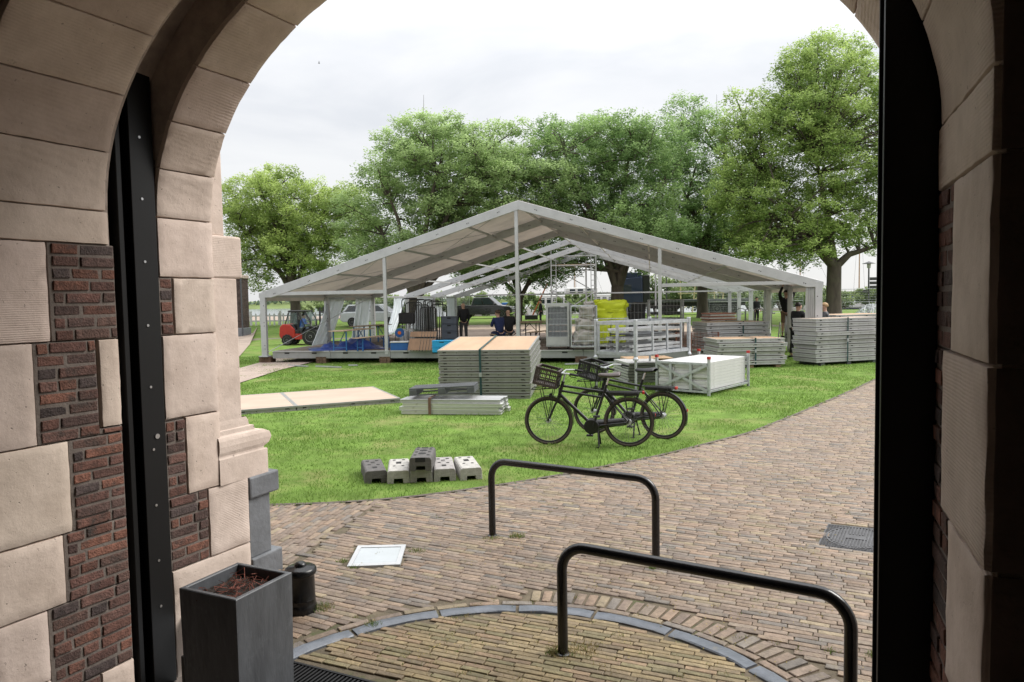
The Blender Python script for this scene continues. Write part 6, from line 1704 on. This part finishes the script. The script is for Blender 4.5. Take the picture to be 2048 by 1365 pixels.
# distant trees on the dike read as one dark line
fv, fc = [], []
n = 9000; x = rng.uniform(-520, 520, n); k = np.array([max(0, noise.noise(Vector((a*.013, 3, 0)))+.25) for a in x])
P = np.stack([x, rng.uniform(440, 470, n), 2.2 + rng.random(n)*k*9], 1); L = rng.normal(size=(n, 3)); S = np.cross(L, rng.normal(size=(n, 3))); L /= np.linalg.norm(L, axis=1)[:, None]; S /= np.linalg.norm(S, axis=1)[:, None]
V = np.stack([P-L*1.5, P+S*1.0, P+L*1.5, P-S*1.0], 1).reshape(-1, 3); C = np.repeat(np.array([(.10, .14, .09)])*rng.uniform(.7, 1.3, (n, 1)), 4, 0)
tag(np_mesh('far_wood', V, np.arange(4*n).reshape(n, 4), m_scrub, None, C), 'far off line of trees along the dike across the water', 'wood', kind='stuff')

# white picket rail along the quay at the left
m_wpaint = mat('white_paint', (.52, .52, .51), .5, var=.06)
fa, fb = at(380, 600, 53), at(668, 600, 53)
pf_ = thing('picket_fence', 'white timber picket fence along the quay at the far left', 'fence', Vector((fa.x, 53, gz(0, 53))))
LFn = fb.x-fa.x; x = 0
while x < LFn:
    MB().prism([(x, 0), (x+.12, 0), (x+.12, .82), (x+.06, .92), (x, .82)], -.015, .015).build('picket', m_wpaint, pf_); x += .34
for z in (.28, .66): MB().bb(0, LFn, .016, .05, z, z+.09).build('rail', m_wpaint, pf_)
x = 0
while x < LFn: MB().bb(x-.07, x+.07, .051, .19, 0, 1.05).build('post', m_wpaint, pf_); x += 2.2
# brick pier of a neighbouring building at the left edge
pr0, pr1 = at(425, 600, 44), at(483, 600, 44)
pier = thing('brick_pier', 'dark brick pier with stone foot standing beyond the pilaster', 'pier', Vector((pr1.x, 44, gz(0, 44))))
Lp = pr1.x-pr0.x; ztop = at(480, 552, 44).z - gz(0, 44)
m_dbrick = mat('dark_brick_far', (.12, .085, .07), .9, attr='col', var=.3, scale=8, bump=.4)
MB().bb(-Lp+.02, -.03, .03, 1.2, 0, ztop).build('core', m_core, pier)
row = 0; z = .55; V, F, C = [], [], []
def bxa(V, F, C, x0, x1, y0, y1, z0, z1, col):
    n = len(V); V += [(x0,y0,z0),(x1,y0,z0),(x1,y1,z0),(x0,y1,z0),(x0,y0,z1),(x1,y0,z1),(x1,y1,z1),(x0,y1,z1)]
    for q in ((0,3,2,1),(4,5,6,7),(0,1,5,4),(1,2,6,5),(2,3,7,6),(3,0,4,7)): F.append(tuple(n+i for i in q))
    C += [col]*8
while z < ztop-.2:
    x = -Lp+.02 - (row % 2)*.11
    while x < -.02:
        k = random.uniform(.7, 1.3); bxa(V, F, C, max(x, -Lp), min(x+.21, -.012), 0, .05, z, z+.06, tuple(q*k for q in (.085, .06, .052))); x += .22
    y = .05 + (row % 2)*.1
    while y < 1.2: k = random.uniform(.7, 1.3); bxa(V, F, C, -.06, 0, y, min(y+.2, 1.2), z, z+.06, tuple(q*k for q in (.085, .06, .052))); y += .21
    z += .07; row += 1
tag(np_mesh('brick_courses', np.array(V), np.array(F), m_dbrick, pier, np.array(C)), kind='stuff')
MB().bb(-Lp-.05, .08, -.08, 1.25, 0, .52).build('stone_foot', m_greyp, pier, bevel=.03); MB().bb(-Lp-.05, .05, -.05, 1.25, ztop-.15, ztop+.05).build('stone_cap', m_stone, pier, bevel=.02, col=(.7, .7, .7))
MB().tube([(.02, -.06, 0), (.02, -.06, ztop)], .05, 8).build('drainpipe', m_plastic, pier)

# white passenger boat behind the scaffold
bY = 92; x0, x1 = at(1060, 600, bY).x, at(1240, 600, bY).x
boat = thing('passenger_boat', 'white passenger boat moored behind the scaffold tower', 'boat', Vector((x0, bY, -.62))); BL = x1-x0
MB().prism([(0, .0), (-.6, 1.5), (-.5, 1.9), (BL, 1.7), (BL+.6, 1.9), (BL, 0)], -2, 2).build('hull', m_wpaint, boat, bevel=.1)
MB().bb(.8, BL-.6, -1.7, 1.7, 1.72, 3.2).build('cabin', m_wpaint, boat, bevel=.08); MB().bb(4.5, BL-3.0, -1.4, 1.4, 3.21, 4.1).build('upper_cabin', m_wpaint, boat, bevel=.1)
x = 1.3
while x < BL-1.3: MB().quad((x, -1.708, 2.15), (x+.5, -1.708, 2.15), (x+.5, -1.708, 2.85), (x, -1.708, 2.85)).build('window', m_glass, boat); x += .78
x = 5.0
while x < BL-3.8: MB().quad((x, -1.408, 3.45), (x+.7, -1.408, 3.45), (x+.7, -1.408, 3.9), (x, -1.408, 3.9)).build('window', m_glass, boat); x += 1.0
for x in np.arange(0, BL, 1.0): MB().tube([(x, -1.95, 1.8), (x, -1.95, 2.7)], .025, 5).build('railing_post', m_wpaint, boat)
MB().tube([(0, -1.95, 2.7), (BL, -1.95, 2.7)], .03, 5).build('handrail', m_wpaint, boat)
# smaller boats at the left and masts
def sailboat(label, px, Y, L_, mast, m, tilt=0):
    x = at(px, 600, Y).x; t = thing('sailing_boat', label, 'boat', Vector((x, Y, -.62)), R(random.uniform(-15, 15)), 'boats moored in the harbour')
    def hf(u, v):
        a = math.pi*v; w = math.sin(math.pi*min(1, .1+u*.9))**.6*L_*.14
        return (u*L_-L_/2, -math.cos(a)*w, 1.0-math.sin(a)*.9 + .3*(2*u-1)**2)
    MB().grid(hf, 14, 8).build('hull', m, t, smooth=True); MB().bb(-L_*.22, L_*.2, -L_*.08, L_*.08, 1.0, 1.65).build('cabin', m_wpaint, t, bevel=.1)
    MB().tube([(0, 0, .9), (0, 0, mast)], [.09, .04], 8).build('mast', m_wood, t); MB().tube([(0, 0, 2.0), (-L_*.42, 0, 2.1)], .06, 6).build('boom', m_wood, t)
    r = MB()
    for e in ((L_*.48, 0, 1.2), (-L_*.48, 0, 1.2), (0, L_*.14, 1.1), (0, -L_*.14, 1.1)): r.tube([(0, 0, mast*.95), e], .012, 4)
    tag(r.build('rigging', m_darkleg, t), kind='stuff')
    pillow('furled_sail', m_bluep, t, (-L_*.2, 0, 2.2), (L_*.4, .3, .3), 3)
sailboat('blue hulled sailing boat moored behind the beer tables', 715, 84, 8, 6, m_bluep)
sailboat('white sailing boat moored left of the forked tree', 1150, 100, 10, 15, m_wpaint)
sailboat('sailing boat with tall mast near the sign post', 1718, 88, 11, 14.5, m_navyp)
sailboat('sailing boat with mast behind the tallest tree', 1600, 92, 11, 12.5, m_wpaint)
sailboat('white sailing boat behind the orange crane boom', 1020, 96, 10, 6.0, m_wpaint)
# crane boom
cb_ = thing('crane_boom', 'orange lattice loading boom leaning behind the leaning tree stems', 'crane', Vector((at(1062, 600, 56).x, 56, gz(0, 56))))
m_orange = mat('orange_paint', (.55, .13, .035), .5, var=.15)
e = Vector((1.35, 0, 2.9))
for y in (-.15, .15): MB().beam((0, y, .1), (e.x, y*.4, e.z), .09, .09).build('boom_rail', m_orange, cb_)
for k in range(1, 9): f = k/9; MB().beam((e.x*f, -.15+.1*f, .1+e.z*f), (e.x*(f+.04), .15-.1*f, .1+e.z*(f+.04)), .04, .04).build('lacing', m_orange, cb_)
MB().bb(-.5, .5, -.4, .4, 0, .35).build('base', m_cab, cb_, bevel=.03)
# scaffold tower
sY = 46.6; s0, s1 = at(1103, 600, sY), at(1192, 600, sY)
sct = thing('scaffold_tower', 'tall mobile aluminium scaffold tower behind the bare marquee frames', 'scaffold', Vector((s0.x, sY, gz(0, sY))), R(-3)); SW, SH = s1.x-s0.x, 5.2
for x in (0, SW):
    for y in (0, 1.3):
        MB().tube([(x, y, .12), (x, y, SH)], .045, 8).build('standard', m_alu, sct); MB().lathe([(.09, -.03), (.09, .03)], (x, y, .1), 12, 'X').build('caster', m_rubber, sct)
    for k in range(10): MB().tube([(x, 0, .4+k*.5), (x, 1.3, .4+k*.5)], .03, 6).build('rung', m_alu, sct)
    for y in (.0,):
        MB().tube([(x + (.32 if x == 0 else -.32), y, .12), (x + (.32 if x == 0 else -.32), y, SH-.6)], .03, 6).build('ladder_stile', m_alu, sct)
        for k in range(13): MB().tube([(x, y, .3+k*.34), (x + (.32 if x == 0 else -.32), y, .3+k*.34)], .022, 5).build('ladder_rung', m_alu, sct)
for z in (.5, 2.3, 4.0, 4.6, 5.1):
    for y in (0, 1.3): MB().tube([(0, y, z), (SW, y, z)], .032, 6).build('ledger', m_alu, sct)
for z0_, z1_ in ((.5, 2.3), (2.3, .5), (2.3, 4.0), (4.0, 2.3)): MB().tube([(0, 0 if z0_ < z1_ else 1.3, z0_), (SW, 0 if z0_ < z1_ else 1.3, z1_)], .03, 6).build('diagonal', m_alu, sct)
MB().bb(.05, SW-.05, .1, 1.2, 4.03, 4.08).build('platform', m_wood, sct)
# yellow timber frame
m_yel = mat('yellow_timber', (.42, .36, .20), .6, var=.15)
yf = thing('timber_gantry', 'yellow timber gantry frame behind the flatbed lorry', 'gantry', Vector((at(1362, 600, 70).x, 70, gz(0, 70))))
for x, dx in ((.0, 0), (1.1, .4), (2.2, 0), (3.3, .0), (3.9, .5)): MB().beam((x, 0, 0), (x+dx, .3, 3.4 if dx == 0 else 3.0), .10, .10).build('post', m_yel, yf)
for z in (1.9, 3.3): MB().beam((-.3, .1, z), (4.2, .1, z), .07, .08).build('beam', m_yel, yf)
MB().beam((0, .2, .2), (2.2, .2, 1.9), .08, .08).build('brace', m_yel, yf)
# lamp post and street sign
m_pole = mat('dark_pole', (.05, .05, .052), .5)
def lamp(label, px, Y, h, signs=False):
    t = thing('street_lamp', label, 'street lamp', Vector((at(px, 600, Y).x, Y, gz(0, Y))), 0, 'street lamps')
    MB().tube([(0, 0, 0), (0, 0, h*.3), (0, 0, h-.3)], [.09, .06, .05], 10).build('pole', m_pole, t)
    MB().lathe([(.09, h-.32), (.12, h-.28), (.13, h-.02), (.06, h)], n=14).build('lantern', m_wpaint, t); MB().lathe([(.45, h), (.42, h+.03), (.10, h+.14), (.02, h+.18)], n=18).build('shade', m_pole, t)
    if signs:
        for z, s, L_ in ((h-1.2, 1, .95), (h-1.5, 1, 1.1), (h-1.8, 1, 1.1), (h-2.1, -1, .5)):
            MB().prism([(s*.08, z), (s*(L_-.12), z), (s*L_, z+.11), (s*(L_-.12), z+.22), (s*.08, z+.22)], -.02, .02).build('finger_sign', m_pole, t)
lamp('street lamp with dark finger signs at the right edge of the view', 1737, 52, 3.75, True)
lamp('plain street lamp behind the rear right marquee post', 1333, 68, 4.3)
# site fence panels
def fence_panel(label, p, rz, L_=2.6, H_=2.0):
    t = thing('site_fence_panel', label, 'fence', p, rz, 'site fence panels')
    MB().tube([(0, 0, .05), (0, 0, H_), (L_, 0, H_), (L_, 0, .05)], .022, 8).build('frame', m_steel, t); MB().tube([(0, 0, .12), (L_, 0, .12)], .018, 6).build('rail', m_steel, t); MB().tube([(0, 0, 1.1), (L_, 0, 1.1)], .018, 6).build('rail', m_steel, t)
    mesh_wall(t, m_steel, (0, 0, 0), (L_, 0, 0), .12, H_, 26, 10, .004)
    for x in (0, L_): MB().box((x, 0, .06), (.22, .6, .12)).build('foot', m_c3, t)
fx0 = at(1682, 600, 50)
for i in range(3): fence_panel(['left', 'middle', 'right'][i] + ' mesh panel of the site fence right of the tallest tree', Vector((fx0.x + i*2.66, 50 - .4*i, gz(0, 50))), R(-6))
fx1 = at(1418, 600, 60)
for i in range(3): fence_panel(['left', 'middle', 'right'][i] + ' mesh panel of the site fence behind the rear right legs', Vector((fx1.x + i*2.66, 60, gz(0, 60))), R(2))
fx2 = at(660, 600, 68)
for i in range(5): fence_panel(ORD[i].replace('topmost', 'first') + ' mesh panel from the left of the fence behind the curtains', Vector((fx2.x + i*2.66, 68, gz(0, 68))), R(1))
# bale of wire and heap of boards
wb = thing('wire_bale', 'bale of tangled grey wire netting at the far right behind the stacks', 'wire', Vector((at(1745, 600, 30).x, 30, 0)))
b = MB()
for k in range(46):
    c = Vector((random.uniform(-.2, .2), random.uniform(-.3, .3), .95)); r_ = random.uniform(.55, .85); u_ = Vector(rng.normal(size=3)).normalized(); w_ = u_.orthogonal().normalized(); s_ = u_.cross(w_)
    b.tube([c + w_*math.cos(a)*r_ + s_*math.sin(a)*r_*.8 for a in np.linspace(0, math.tau, 16, endpoint=False)], .008, 4, closed=True)
tag(b.build('netting', m_steel, wb), kind='stuff'); MB().bb(-.7, .7, -.5, .5, 0, .14).build('pallet', m_wood, wb)
hp_ = thing('board_heap', 'heap of grey boards on a pallet behind the rear right legs', 'boards', Vector((at(1437, 600, 44).x, 44, gz(0, 44))), R(10))
for k in range(9): MB().bb(-.9+random.uniform(-.1, .1), .9+random.uniform(-.1, .1), -.6, .6, .15+k*.09, .22+k*.09).xf(Matrix.Rotation(random.uniform(-.08, .08), 4, 'Z')).build('board', m_canv if k % 2 else m_rust, hp_)
MB().bb(-.8, .8, -.6, .6, 0, .14).build('pallet', m_wood, hp_)
for k in range(3):
    t = thing('frame_trolley', ['left', 'middle', 'right'][k] + ' tubular frame trolley between the rear right marquee legs', 'trolley', Vector((at(1490+k*18, 600, 40).x, 40, 0)), R(20), 'tubular trolleys')
    for x in (0, .6): MB().tube([(x, 0, .1), (x, 0, 1.25), (x, .15, 1.35), (x, .55, 1.35), (x, .7, 1.25), (x, .7, .1)], .018, 6).build('hoop', m_darkleg, t)
    for z in (.15, .75, 1.3): MB().tube([(0, .2, z), (.6, .2, z)], .014, 6).build('crossbar', m_darkleg, t)
    for x in (0, .6): MB().lathe([(.06, -.02), (.06, .02)], (x, .35, .06), 10, 'X').build('caster', m_rubber, t)
# bird
bd = thing('bird', 'tiny dark bird flying high in the sky at the left', 'bird', at(638, 127, 60), R(20)); bd.scale = (.45,)*3
MB().lathe([(.005, -.2), (.05, -.1), (.06, .05), (.03, .16), (.005, .2)], n=8, axis='X').build('body', m_hole, bd, smooth=True)
for s in (-1, 1): MB().prism([(-.08, 0), (.08, 0), (.02, .5), (-.06, .75)], 0, .015, 'Z').xf(Matrix.Scale(s, 4, (0, 1, 0)) @ Matrix.Rotation(R(18), 4, 'X')).build('wing', m_hole, bd)
